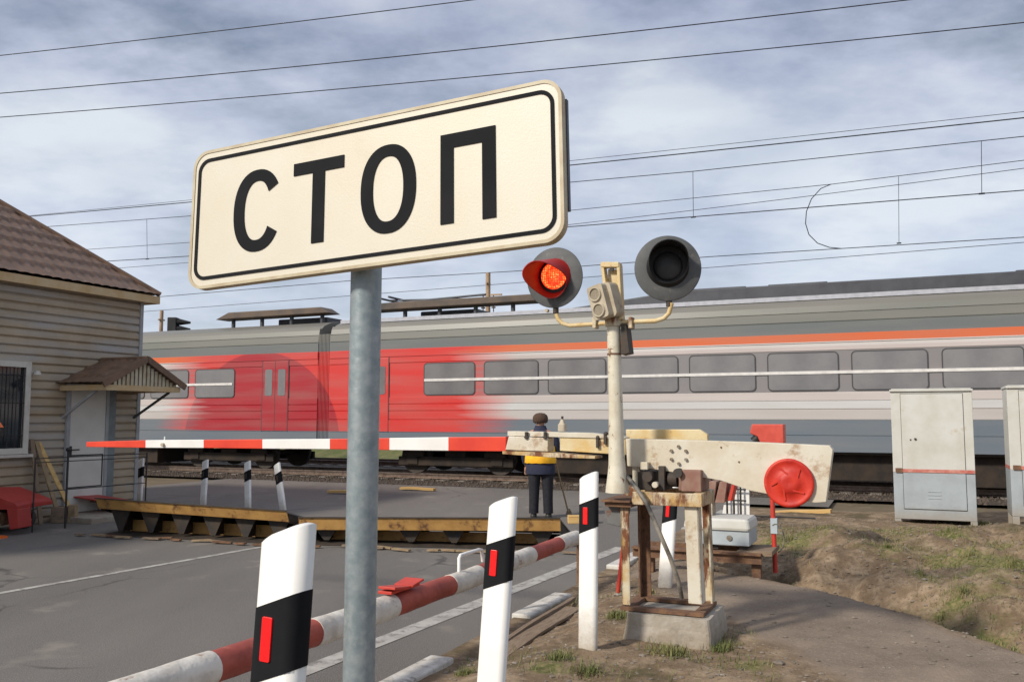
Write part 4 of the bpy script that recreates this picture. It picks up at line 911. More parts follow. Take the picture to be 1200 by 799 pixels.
# ------------------------------------------------------------------ red lantern post
def red_lantern():
    c = P(908, 645, 8.4); t = thing('red_lantern_post', 'red post topped by a red lamp box, behind the counterweight disc', 'lamp post', (c.x, c.y, c.z), RZ)
    O = lambda px, py, yl=0: ON(t, px, py, yl)
    z1 = O(905, 518).z; MB().tube([(0, 0, -.2), (-.02, 0, z1)], .022, 10).build('post', 'redstake', t)
    a, b = O(879, 520, -.08), O(918, 497, -.08)
    m_ = MB(); m_.xz([(a.x + .02, b.z), (b.x, b.z), (b.x, a.z), (a.x + .10, a.z), (a.x + .07, a.z + .07), (a.x, a.z + .10)], -.09, .09); m_.build('lamp_box', mat('lamp_red', (.62, .09, .06), (.5, .06, .04), .5), t, bevel=.008)
    m_ = MB(); m_.tube([(a.x + .07, -.04, a.z + .06), (a.x + .03, -.04, a.z + .02)], .045, 12); m_.build('lamp_hood', 'signal_black', t)
    m_ = MB(); m_.b2((-.03, -.03, .16), (.03, .03, .3)); m_.build('cable_box', 'lightblue', t)
    pts = [(.02 + .07 * math.cos(a_), -.03, .12 + .13 * math.sin(a_)) for a_ in [R(-80 + 18 * k) for k in range(12)]]
    MB().tube(pts, .006, 6).build('cable_loop', 'hose', t)
red_lantern()
# ------------------------------------------------------------------ drive boxes, steel platform, board, slats
def platform():
    c = P(745, 667, 8.6); t = thing('steel_channel_platform', 'low rusty steel channel platform behind the barrier machine', 'platform', (c.x, c.y, c.z - .15), RZ)
    O = lambda px, py, yl=0: ON(t, px, py, yl)
    a, b = O(742, 640), O(893, 668)
    m_ = MB(); m_.b2((a.x, -.02, O(800, 655).z), (b.x, 0, O(800, 645).z)); m_.b2((a.x, -.06, O(800, 645).z - .0), (b.x, .05, O(800, 644).z + .012)); m_.b2((a.x, .5, O(800, 655).z), (b.x, .52, O(800, 645).z)); m_.build('channel', 'rust', t)
    m_ = MB(); m_.xz([(O(862, 652).x, O(862, 652).z), (O(905, 652).x, O(905, 652).z), (O(905, 646).x, O(905, 646).z), (O(862, 646).x, O(862, 646).z)], .0, .5); m_.build('end_plate', 'wood', t, bevel=.004)
    for x in (a.x + .1, (a.x + b.x) / 2, b.x - .1): m_ = MB(); m_.b2((x, .05, -.3), (x + .08, .13, O(800, 655).z)); m_.build('leg', 'rust', t)
    zt = O(800, 644).z + .014
    c2 = Vector(t.location) + AX * (O(842, 640).x) + AY * .25 + Vector((0, 0, zt))
    d = thing('drive_box', 'light blue grey metal box with white lid on short legs', 'metal box', c2, RZ)
    O2 = lambda px, py, yl=0: ON(d, px, py, yl)
    p, q = O2(803, 636, -.2), O2(878, 622, -.2); z0, z1, z2 = p.z, q.z, O2(840, 607, -.2).z
    m_ = MB(); m_.b2((p.x, -.2, z0), (q.x, .25, z1)); m_.build('body', 'lightblue', d, bevel=.008)
    m_ = MB(); m_.loft([[(x + (p.x + q.x) / 2, y + .02, z) for x, y in rrect((q.x - p.x) * f, .47 * f, .03, 3)] for z, f in ((z1, 1.02), (z1 + .02, 1.04), (z2 - .02, 1.0), (z2, .94))], smooth=False); m_.build('lid', 'cab_white', d, bevel=.004)
    for x in (p.x + .05, q.x - .1, (p.x + q.x) / 2 - .05):
        for y in (-.15, .15): MB().b2((x, y, 0), (x + .05, y + .05, z0)).build('leg', 'dark_iron', d)
    MB().cyl((q.x - .18, -.205, (z0 + z1) / 2), (0, 1, 0), .025, .015, 12).build('latch', 'bolt', d)
    # brown slat stack on top
    c3 = Vector(d.location) + AX * (O2(848, 605).x - .16) + AY * .1 + Vector((0, 0, z2 + .002))
    s_ = thing('slat_stack', 'bundle of brown boards with red ends standing on the drive box', 'boards', c3, RZ)
    O3 = lambda px, py, yl=0: ON(s_, px, py, yl)
    MB().b2((-.06, -.08, 0), (.05, .08, O3(840, 588).z)).build('stand', 'tan_box', s_)
    zb = O3(840, 588).z + .002; zt_ = O3(840, 563).z
    for k in range(3):
        m_ = MB(); x = -.12 + .10 * k; m_.add([(x, -.1, zb), (x + .09, -.1, zb), (x + .12, -.1, zt_), (x + .05, -.1, zt_), (x, .15, zb), (x + .09, .15, zb), (x + .12, .15, zt_), (x + .05, .15, zt_)], [(0, 1, 2, 3), (7, 6, 5, 4), (0, 4, 5, 1), (1, 5, 6, 2), (2, 6, 7, 3), (3, 7, 4, 0)]); m_.build('slat', 'brownred', s_, bevel=.006)
    MB().box((.235, 0, (zb + zt_) / 2), (.03, .18, .16), Matrix.Rotation(.25, 3, 'Y')).build('red_end', 'redstake', s_, bevel=.004)
platform()
def grid_panel():
    c = P(860, 606, 12.5); t = thing('white_screen_panel', 'white panel behind black iron bars below the counterweight beam', 'panel', (c.x, c.y, 0), RZ)
    O = lambda px, py, yl=0: ON(t, px, py, yl)
    a, b = O(846, 612), O(875, 560)
    m_ = MB(); m_.xz([(a.x - .05, 0), (b.x + .03, 0), (b.x + .03, b.z), (a.x + .1, b.z)], 0, .03); m_.build('panel', 'boom_white', t, bevel=.004)
    m_ = MB()
    for px in (852, 860, 868): x = O(px, 590, -.08).x; m_.tube([(x, -.08, 0), (x, -.08, b.z)], .014, 6)
    for py in (573, 586, 603): z = O(860, py, -.08).z; m_.tube([(a.x - .15, -.08, z), (b.x + (.9 if py == 603 else .0), -.08, z)], .012, 6)
    m_.build('bars', 'black_iron', t)
grid_panel()
def plank(name, lb, p, q, w, th, m, z0=0, cat='plank'):
    """board lying on the ground between two points, rotated by its own direction"""
    p, q = Vector(p), Vector(q); d = q - p; L_ = Vector((d.x, d.y, 0)).length
    n = 10; rings = []
    for i in range(n + 1):
        f = i / n; wz = .008 * math.sin(f * 5); ww = w / 2 * (1 + .05 * math.sin(f * 9))
        rings.append([(L_ * f, -ww, wz), (L_ * f, ww, wz + .003), (L_ * f, ww, wz + th), (L_ * f, -ww, wz + th)])
    o = MB().loft(rings, smooth=False).build(name, m, bevel=.003); o.location = p; o.rotation_euler = (0, -math.atan2(d.z, L_), math.atan2(d.y, d.x)); return tag(o, lb, cat)
a, b = G(585, 758, .2), G(672, 706, .2); a.z = H(a.x, a.y) + .01; b.z = H(b.x, b.y) + .02
plank('old_plank', 'wide weathered plank lying on the dirt between two white posts', a, b, .13, .022, 'wood')
a, b = G(590, 746, .2), G(672, 697, .2); a.z = H(a.x, a.y) + .03; b.z = H(b.x, b.y) + .03
plank('old_plank', 'narrow darker lath lying against the kerb side of the wide weathered plank', a, b, .035, .03, 'wood')
a, b = P(905, 606, 14), P(975, 603, 13.6); plank('yellow_board', 'bright yellow board lying by the track behind the counterweight', (a.x, a.y, a.z), (b.x, b.y, b.z), .2, .09, 'wood_y')
c_ = G(723, 690, .2); o = MB().tube([(0, 0, -.05), (.06, 0, .42)], .018, 8).build('red_stake', 'redstake'); o.location = (c_.x, c_.y, H(c_.x, c_.y)); tag(o, 'thin red stake in the ground left of the rusty barrier frame', 'stake')
c_ = P(672, 607, 14.2); m_ = MB(); m_.b2((-.14, -.1, 0), (.32, .1, .09)); m_.b2((-.14, -.1, .092), (.2, .08, .12)); o = m_.build('timber_block', 'wood_y', bevel=.008); o.location = (c_.x + .05, c_.y, 0); tag(o, 'short yellow timber lying right of the person', 'timber')
for i, (px, py, rz, L_) in enumerate(((385, 578, .1, 1.1), (470, 574, -.4, .8))):
    c_ = G(px, py); plank('sleeper_board', ['tan board at the near rail just left of the sign pole', 'tan board at the near rail just right of the sign pole'][i], (c_.x, c_.y, .02), (c_.x + L_, c_.y - .3, .02), .16, .05, 'wood_y', cat='board')
# rubble heap left of the lantern: small stones
# ------------------------------------------------------------------ tracks
TO = Vector((7.3, 19.0, 0))
def track(label, off, name='railway_track'):
    t = thing(name, label, 'railway track', TO + AY * off, RZ, 'railway tracks')
    for y in (.79, 2.31):
        m_ = MB(); m_.yz([(y - .07, .03), (y + .07, .03), (y + .07, .045), (y + .012, .06), (y + .012, .12), (y + .035, .13), (y + .035, .165), (y - .035, .165), (y - .035, .13), (y - .012, .12), (y - .012, .06), (y - .07, .045)], -60, 30); m_.build('rail', 'rail', t)
    first = None
    for k in range(78):
        x = 14 - .62 * k
        if first is None: first = MB().b2((-.12, .3, -.06), (.12, 2.8, .028)).build('sleeper', 'sleeper', t, bevel=.01); first.location.x = x
        else:
            c = first.copy(); COL.objects.link(c); c.parent = t; c.location.x = x
    return t
track('railway track carrying the passing train', .0)
track('empty railway track beyond the train', 5.2)
bal = MB(); b0 = TO - AY * .9
def tw_(x, y, z): return TO + AX * x + AY * y + Vector((0, 0, z))
bal.add([tw_(-70, -1.1, .006), tw_(40, -1.1, .006), tw_(40, 9.4, .006), tw_(-70, 9.4, .006)], [(0, 1, 2, 3)])
tag(bal.build('track_bed', mat('ballast', (.075, .058, .045), (.045, .035, .028), .95, scale=18, c3=(.11, .09, .07), s3=30, bump=1, bscale=25)), kind='structure')
# bright strip of grass verge beyond the tracks
def verge():
    xs = frange(-60, 40, .8); ys = frange(9.4, 16, .5); vs = []
    for y in ys:
        for x in xs:
            z = -.02 + .9 * ss(9.6, 13, y) + .18 * mnoise.noise(Vector((x * .4, y * .5, 1)))
            vs.append(tw_(x, y, z if y < 15.9 else -.3))
    n = len(xs); o = MB().add(vs, [(j * n + i, j * n + i + 1, (j + 1) * n + i + 1, (j + 1) * n + i) for j in range(len(ys) - 1) for i in range(n - 1)], True).build('grass_verge', mat('verge_green', (.09, .11, .03), (.15, .14, .06), .95, scale=3, bump=1, bscale=12)); tag(o, kind='structure')
verge()
# ------------------------------------------------------------------ train
def train_mat():
    m = bpy.data.materials.new('train_livery'); m.use_nodes = True; t = m.node_tree; L = t.links.new; b = t.nodes['Principled BSDF']
    b.inputs['Roughness'].default_value = .42; b.inputs['Specular IOR Level'].default_value = .45
    tc = N(t, 'ShaderNodeTexCoord'); sp = N(t, 'ShaderNodeSeparateXYZ'); L(tc.outputs['Object'], sp.inputs[0])
    dv = N(t, 'ShaderNodeMath', operation='DIVIDE'); L(sp.outputs[2], dv.inputs[0]); dv.inputs[1].default_value = 5
    r = N(t, 'ShaderNodeValToRGB'); r.color_ramp.interpolation = 'CONSTANT'; e = r.color_ramp.elements
    bands = [(0, (.03, .03, .03)), (.9, (.13, .16, .19)), (1.60, (.47, .44, .42)), (1.84, (.54, .54, .53)), (2.02, (.52, .47, .445)), (2.2, (.215, .205, .21)), (3.10, (.52, .46, .44)), (3.20, (.60, .57, .55)), (3.29, (.62, .13, .04)), (3.47, (.14, .155, .155)), (3.73, (.165, .17, .15)), (4.07, (.165, .16, .14))]
    e[0].position = 0; e[0].color = (*bands[0][1], 1); e[1].position = bands[1][0] / 5; e[1].color = (*bands[1][1], 1)
    for z, c in bands[2:]: k = e.new(z / 5); k.color = (*c, 1)
    L(dv.outputs[0], r.inputs[0])
    # red end panels: painted streaks running out along the body
    n = N(t, 'ShaderNodeTexNoise'); n.inputs['Scale'].default_value = 1; n.inputs['Detail'].default_value = 4; mp = N(t, 'ShaderNodeMapping'); mp.inputs['Scale'].default_value = (.12, .1, 7); L(tc.outputs['Object'], mp.inputs[0]); L(mp.outputs[0], n.inputs['Vector'])
    def math_(op, a, b_=None):
        k = N(t, 'ShaderNodeMath', operation=op)
        for i, v in enumerate((a, b_)):
            if v is None: continue
            if isinstance(v, (int, float)): k.inputs[i].default_value = v
            else: L(v, k.inputs[i])
        return k.outputs[0]
    dist = math_('ABSOLUTE', math_('SUBTRACT', sp.outputs[0], -13.7))
    lim = math_('ADD', 4.9, math_('MULTIPLY', math_('SUBTRACT', n.outputs['Fac'], .5), 2.6))
    mr = N(t, 'ShaderNodeMapRange'); L(math_('SUBTRACT', lim, dist), mr.inputs[0]); mr.inputs[1].default_value = -.85; mr.inputs[2].default_value = .75
    zlo = N(t, 'ShaderNodeMapRange'); L(sp.outputs[2], zlo.inputs[0]); zlo.inputs[1].default_value = 1.28; zlo.inputs[2].default_value = 1.30
    zhi = N(t, 'ShaderNodeMapRange'); L(sp.outputs[2], zhi.inputs[0]); zhi.inputs[1].default_value = 3.49; zhi.inputs[2].default_value = 3.47
    f = math_('MULTIPLY', math_('MULTIPLY', mr.outputs[0], zlo.outputs[0]), zhi.outputs[0])
    # swoosh: darker red beyond a curve
    cx = math_('SUBTRACT', sp.outputs[0], -15.9); cz = math_('SUBTRACT', sp.outputs[2], .9)
    rr = math_('ADD', math_('MULTIPLY', math_('MULTIPLY', cx, cx), .13), math_('MULTIPLY', math_('MULTIPLY', cz, cz), .145))
    sw = N(t, 'ShaderNodeMapRange'); L(rr, sw.inputs[0]); sw.inputs[1].default_value = .99; sw.inputs[2].default_value = 1.01
    redc = N(t, 'ShaderNodeMix', data_type='RGBA'); L(sw.outputs[0], redc.inputs[0]); redc.inputs[6].default_value = (.36, .015, .025, 1); redc.inputs[7].default_value = (.60, .035, .03, 1)
    mx = N(t, 'ShaderNodeMix', data_type='RGBA'); L(f, mx.inputs[0]); L(r.outputs[0], mx.inputs[6]); L(redc.outputs[2], mx.inputs[7])
    # dust
    n2 = N(t, 'ShaderNodeTexNoise'); n2.inputs['Scale'].default_value = 1.3; n2.inputs['Detail'].default_value = 5; mp2 = N(t, 'ShaderNodeMapping'); mp2.inputs['Scale'].default_value = (.25, 1, 2.5); L(tc.outputs['Object'], mp2.inputs[0]); L(mp2.outputs[0], n2.inputs['Vector'])
    d = N(t, 'ShaderNodeMapRange'); L(n2.outputs['Fac'], d.inputs[0]); d.inputs[1].default_value = .4; d.inputs[2].default_value = .75; d.inputs[3].default_value = 0; d.inputs[4].default_value = .3
    md = N(t, 'ShaderNodeMix', data_type='RGBA'); L(d.outputs[0], md.inputs[0]); L(mx.outputs[2], md.inputs[6]); md.inputs[7].default_value = (.28, .24, .21, 1)
    L(md.outputs[2], b.inputs['Base Color']); return m
M['livery'] = train_mat()
def train():
    t = thing('passenger_train', 'long grey and white passenger train with red coach ends and orange stripe', 'train', TO, RZ)
    W_ = 3.1
    side = [(.10, .86), (.0, .92), (.0, 1.26), (.014, 1.27), (.0, 1.28), (.0, 1.59), (.022, 1.60), (.006, 1.62), (.006, 1.82), (.022, 1.83), (.006, 1.85), (.006, 2.0), (.022, 2.01), (.006, 2.03), (.006, 2.19), (.02, 2.20), (.02, 3.10), (.006, 3.12), (.006, 3.26), (.020, 3.27), (.006, 3.28), (.006, 3.40), (-.012, 3.41), (-.012, 3.60), (.012, 3.61), (.010, 3.84), (.035, 3.86), (.018, 3.88), (.03, 4.06), (.055, 4.07), (.04, 4.08), (.07, 4.22), (.12, 4.30), (.13, 4.24), (.28, 4.36), (.6, 4.48), (1.05, 4.55), (1.55, 4.57)]
    prof = side + [(W_ - y, z) for y, z in side[::-1][1:]]
    def coach(x0, x1):
        b = MB(); rings = [[(x, y, z) for y, z in prof] for x in (x0, x1)]; b.loft(rings, smooth=False); c = b.build('coach_body', 'livery', t)
        # windows
        x = x0 + 3.0; ww = 1.45; wb = None
        while x < x1 - 3.4:
            m_ = MB(); m_.xz([(px_ + x + ww / 2, pz + 2.66) for px_, pz in rrect(ww, .80, .08, 4)], .004, .019)
            if wb is None:
                for f_ in m_.mi: pass
                o1 = rrect(ww + .05, .85, .10, 4); o2 = rrect(ww, .80, .08, 4); q_ = len(o1)
                m_.add([(a_ + x + ww / 2, .002, b_ + 2.66) for a_, b_ in o1] + [(a_ + x + ww / 2, .002, b_ + 2.66) for a_, b_ in o2] + [(a_ + x + ww / 2, .0205, b_ + 2.66) for a_, b_ in o1], [(k, (k + 1) % q_, q_ + (k + 1) % q_, q_ + k) for k in range(q_)] + [(k, (k + 1) % q_, 2 * q_ + (k + 1) % q_, 2 * q_ + k) for k in range(q_)], mi=1)
                wb = m_.build('window', ['train_glass', 'train_seal'], c); wx = x
            else:
                k = wb.copy(); COL.objects.link(k); k.parent = c; k.location.x = x - wx
            x += 1.75
        MB().b2((x0 + 3.0, -.012, 2.60), (x1 - 3.0, .018, 2.665)).build('window_rail', 'train_white', c)
        for xd in (x0 + 1.0, x1 - 1.9):
            m_ = MB(); m_.b2((xd, -.006, 1.28), (xd + .9, .021, 3.25)); dd = m_.build('door', 'livery', c, bevel=.01)
            m_ = MB(); m_.b2((xd - .02, -.002, 1.26), (xd - .001, .02, 3.27)); m_.b2((xd + .901, -.002, 1.26), (xd + .92, .02, 3.27)); m_.b2((xd + .44, -.009, 1.28), (xd + .455, -.0065, 3.25)); m_.build('door_seal', 'train_seal', c)
            m_ = MB(); [m_.xz([(px_ + xd + xo, pz + 2.65) for px_, pz in rrect(.26, .75, .05, 4)], -.013, -.0065) for xo in (.22, .68)]; m_.build('door_glass', 'train_glass', c)
        # bogies
        for xc in (x0 + 3.6, x1 - 3.6):
            m_ = MB(); m_.b2((xc - 1.7, .55, .38), (xc + 1.7, .68, .62)); m_.b2((xc - 1.7, 2.42, .38), (xc + 1.7, 2.55, .62)); m_.b2((xc - .3, .6, .40), (xc + .3, 2.5, .80)); m_.b2((xc - 1.5, .5, .62), (xc - .9, .66, .78)); m_.b2((xc + .9, .5, .62), (xc + 1.5, .66, .78)); bo = m_.build('bogie', 'under', t, bevel=.02)
            for xw in (xc - 1.25, xc + 1.25):
                for yw in (.80, 2.30): MB().cyl((xw, yw, .62), (0, 1, 0), .45, .12, 28).build('wheel', 'dark_iron', bo)
                m_ = MB(); m_.cyl((xw, 1.55, .62), (0, 1, 0), .08, 1.4, 12); m_.b2((xw - .16, .52, .42), (xw + .16, .54, .72)); m_.build('axle', 'under', bo)
        m_ = MB(); xx = x0 + 6.2
        while xx < x1 - 7.5:
            L_ = random.uniform(1.2, 2.6); m_.b2((xx, .25 + random.uniform(0, .2), random.uniform(.20, .30)), (xx + L_, 2.8, .87)); xx += L_ + random.uniform(.1, .4)
        m_.build('underfloor_gear', 'under', t, bevel=.02)
    coach(-13.5, 11.4); coach(-38.8, -13.9)
    m_ = MB(); k = 9
    for i in range(k): x = -13.88 + .36 * i / (k - 1); m_.b2((x - .014, .03, 1.0), (x + .014, 3.07, 4.1))
    m_.b2((-13.9, .06, 1.02), (-13.5, 3.04, 4.05)); m_.build('gangway', 'livery', t)
    # roof equipment
    def fair(x0, x1, zb, zt, y0, y1, m, tl=.7, nm='roof_fairing'):
        b = MB(); b.xz([(x0, zb), (x0 + tl, zt), (x1 - tl, zt), (x1, zb)], y0, y1); b.build(nm, m, t, bevel=.03)
    fair(-6.9, 11.0, 4.50, 4.81, .55, 2.5, 'train_dark', 3.0)
    for xa, xb in ((-13.3, -7.4), (-18.3, -14.1)):     # long cable trough carried on insulators, clear of the roof
        m_ = MB(); m_.xz([(xa, 4.78), (xa + .5, 4.98), (xb - .3, 4.98), (xb, 4.80)], .75, 1.35); m_.build('roof_trough', 'train_tan', t, bevel=.02)
        k_ = xa + .5
        while k_ < xb - .3: MB().cyl((k_, 1.0, 4.64), (0, 0, 1), .06, .30, 10).build('roof_insulator', 'train_dark', t); k_ += 1.1
        m_ = MB(); m_.b2((xa + 1.8, 1.5, 4.5), (xa + 3.6, 2.3, 4.78)); m_.build('roof_unit', 'train_dark', t, bevel=.03)
    fair(-37, -29.5, 4.5, 4.62, .6, 2.4, 'train_dark'); fair(-29, -22.2, 4.5, 4.62, .6, 2.4, 'train_dark')
    for xv in (-3.6, -1.8, 3.2, 5.4, 7.6): m_ = MB(); m_.b2((xv, .62, 4.73), (xv + 1.3, 1.6, 4.84)); m_.build('roof_vent', 'train_dark', t, bevel=.02)
    MB().b2((-13.4, .34, 4.40), (11.3, .40, 4.50)).build('roof_edge_rail', mat('edge_light', (.45, .46, .5), None, .4), t)
    # folded pantograph
    m_ = MB()
    for y in (1.0, 2.1): m_.tube([(-12.6, y, 4.98), (-9.2, y, 5.08)], .03, 8); m_.tube([(-12.2, y, 5.08), (-9.0, y, 4.96)], .025, 8)
    m_.tube([(-12.4, .6, 5.12), (-12.4, 2.5, 5.12)], .03, 8); m_.tube([(-12.0, .6, 5.12), (-12.0, 2.5, 5.12)], .03, 8); m_.build('pantograph', 'train_dark', t)
train()
for o_ in [o for o in COL.objects if o.type == 'MESH' and o.name.split('.')[0] in ('coach_body', 'roof_edge_rail', 'roof_fairing', 'roof_trough', 'roof_insulator', 'roof_unit', 'roof_vent', 'pantograph', 'gangway')]:
    for v_ in o_.data.vertices:          # cant rail and roof sit 13 cm lower than first measured
        if v_.co.z > 3.255: v_.co.z -= .13 * min(1, (v_.co.z - 3.255) / .13)
# ------------------------------------------------------------------ wires
def wplane(off, px, py):
    o = TO + AY * off; d = ray(px, py); s = ((o - CAM).dot(AY)) / d.dot(AY); return CAM + d * s
def sagline(pts, n=14):
    out = []
    for a, b in zip(pts, pts[1:]):
        for i in range(n): out.append(a.lerp(b, i / n))
    out.append(pts[-1]); return out
def ext(pts, a=.0, b=.25):
    pts = list(pts); d0 = (pts[0] - pts[1]).normalized(); pts.append(pts[-1] + (pts[-1] - pts[-2]) * b); pts.insert(0, pts[0] + d0 * 14); return pts
def smooth3(pts, n=28):
    """least squares parabola through the given points: one taut sagging wire"""
    a, z = pts[0], pts[-1]; L_ = (z - a).length; ts = [(p - a).length / L_ for p in pts]
    num = sum(t * (1 - t) * (p.z - (a.z + (z.z - a.z) * t)) for t, p in zip(ts, pts)); den = sum((t * (1 - t)) ** 2 for t in ts)
    k = num / den if den else 0
    return [a.lerp(z, i / n) + Vector((0, 0, k * (i / n) * (1 - i / n))) for i in range(n + 1)]
def wire(label, pts, r, name='overhead_wire', group='overhead wires', a=0, b=.25):
    pts = smooth3(ext([Vector(p) for p in pts], a, b)); o0 = pts[0].copy()
    o = MB().tube([p - o0 for p in pts], r, 6, smooth=True).build(name, 'wire'); o.location = o0; return tag(o, label, 'wire', group)
D1 = Vector((-4.4, 1, 0)).normalized()
def tplane(px, py, Y0):     # vertical plane of the line that passes left of the crossing
    n = Vector((-D1.y, D1.x, 0)); o = Vector((0, Y0, 0)); d = ray(px, py); s = ((o - CAM).dot(n)) / d.dot(n); return CAM + d * s
wire('highest wire, crossing only the top left of the sky', [tplane(-40, 67, 14), tplane(280, 37, 14), tplane(560, 0, 14)], .008, b=.8)
wire('second wire from the top, running from the left edge to the top edge', [tplane(-40, 108, 15), tplane(500, 69, 15), tplane(1065, 0, 15)], .009, b=.5)
wire('third wire from the top, crossing the sky just above the sign', [tplane(-40, 137, 16), tplane(600, 91, 16), tplane(1200, 27, 16)], .009)
wire('thick single wire just above the upper catenary right of the sign', [wplane(1.2, 45, 252), wplane(1.2, 225, 237), wplane(1.2, 665, 195), wplane(1.2, 1200, 138)], .014)
wire('faint thin wire above the thick single wire right of the sign', [wplane(9, 90, 247), wplane(9, 225, 234), wplane(9, 665, 190), wplane(9, 1200, 131)], .009)
wire('thin slanting wire between the two catenaries right of the sign', [wplane(6, 145, 313), wplane(6, 225, 308), wplane(6, 665, 264), wplane(6, 1200, 196)], .009)
wire('lowest thin wire, running just above the train roof', [wplane(9, 155, 365), wplane(9, 410, 345), wplane(9, 830, 318), wplane(9, 1200, 285)], .010)
def catenary(label, off, mess, cont, drops, r1=.010, r2=.012, loop=None):
    t = thing('catenary_line', label, 'overhead line', wplane(off, *mess[0]), RZ, 'catenary lines above the tracks'); o0 = Vector(t.location)
    inv = Matrix.Rotation(-RZ, 3, 'Z'); Lc = lambda p: inv @ (p - o0)
    mp_ = ext([wplane(off, *p) for p in mess]); cp = ext([wplane(off, *p) for p in cont])
    MB().tube([Lc(p) for p in mp_], r1, 6).build('messenger_wire', 'wire', t); MB().tube([Lc(p) for p in cp], r2, 6).build('contact_wire', 'wire', t)
    for px, y0, y1 in drops:
        MB().tube([Lc(wplane(off, px, y0)), Lc(wplane(off, px + .5, y1))], .007, 6).build('dropper', 'wire', t)
        MB().cyl(Lc(wplane(off, px + .5, y1)), (1, 0, 0), .02, .12, 8).build('clamp', 'wire', t)
    if loop: MB().tube([Lc(wplane(off, *p)) for p in loop], .013, 8).build('jumper_loop', 'wire', t)
catenary('upper catenary with two droppers, above the middle of the right sky', 1.5, [(65, 265), (225, 253), (665, 214), (812, 201), (1200, 160)], [(128, 306), (225, 300), (665, 266), (1200, 223)], [(172, 257, 303.5), (812, 201, 254.5), (1150, 165.5, 227)])
LP = [(974, 216), (962, 221), (951, 233), (945, 248), (944, 262), (948, 275), (958, 285), (972, 290), (986, 291.3)]
catenary('lower catenary carrying the curved jumper loop, right side of the sky', 6.7, [(108, 292), (225, 284), (665, 247), (975, 216), (1200, 188)], [(190, 347.5), (410, 329), (600, 318), (830, 301), (1200, 278)], [(1053, 207, 285)], loop=LP)
# ------------------------------------------------------------------ signal and masts behind the train
def mast(label, px, pt, Y, w, ins=True):
    c = P(px, pt, Y); t = thing('line_mast', label, 'mast', (c.x, c.y, 0), RZ, 'masts behind the train')
    MB().tube([(0, 0, -.1), (0, 0, c.z)], w / 2, 10).build('pole', 'light_mast', t)
    MB().box((0, 0, c.z - .35), (.05, .3, .05)).build('crossbar', 'light_mast', t)
    if ins:
        for x in (-.18, .2): m_ = MB(); [m_.cyl((x, 0, c.z - 1.15 + .09 * k), (0, 0, 1), .07, .04, 10) for k in range(4)]; m_.tube([(x, 0, c.z - 1.3), (x, 0, c.z - .75)], .02, 6); m_.build('insulator', 'train_tan', t)
        MB().beam((-.45, 0, c.z - .72), (.5, 0, c.z - .74), .05, .05).build('insulator_arm', 'light_mast', t)
mast('tan mast with insulators rising over the train, left of the red lamp', 572, 320, 29, .16)
mast('thin tan mast over the train beside the house roof', 189.5, 364, 33, .14, False)
def far_signal():
    c = P(206, 372, 32); t = thing('track_signal', 'black railway signal with two hooded lamps above the train beside the house', 'railway signal', (c.x, c.y, 0), 0)
    MB().tube([(-.1, .05, -.1), (-.1, .05, c.z - .5)], .07, 10).build('post', 'dark_iron', t)
    m_ = MB(); m_.b2((-.27, -.1, c.z - .58), (.05, .25, c.z)); m_.build('head', 'signal_black', t, bevel=.02)
    for z in (-.17, -.42): m_ = MB(); m_.cyl((.27, .05, c.z + z), (1, 0, -.06), .14, .5, 12, .04); m_.build('visor', 'signal_black', t)
far_signal()
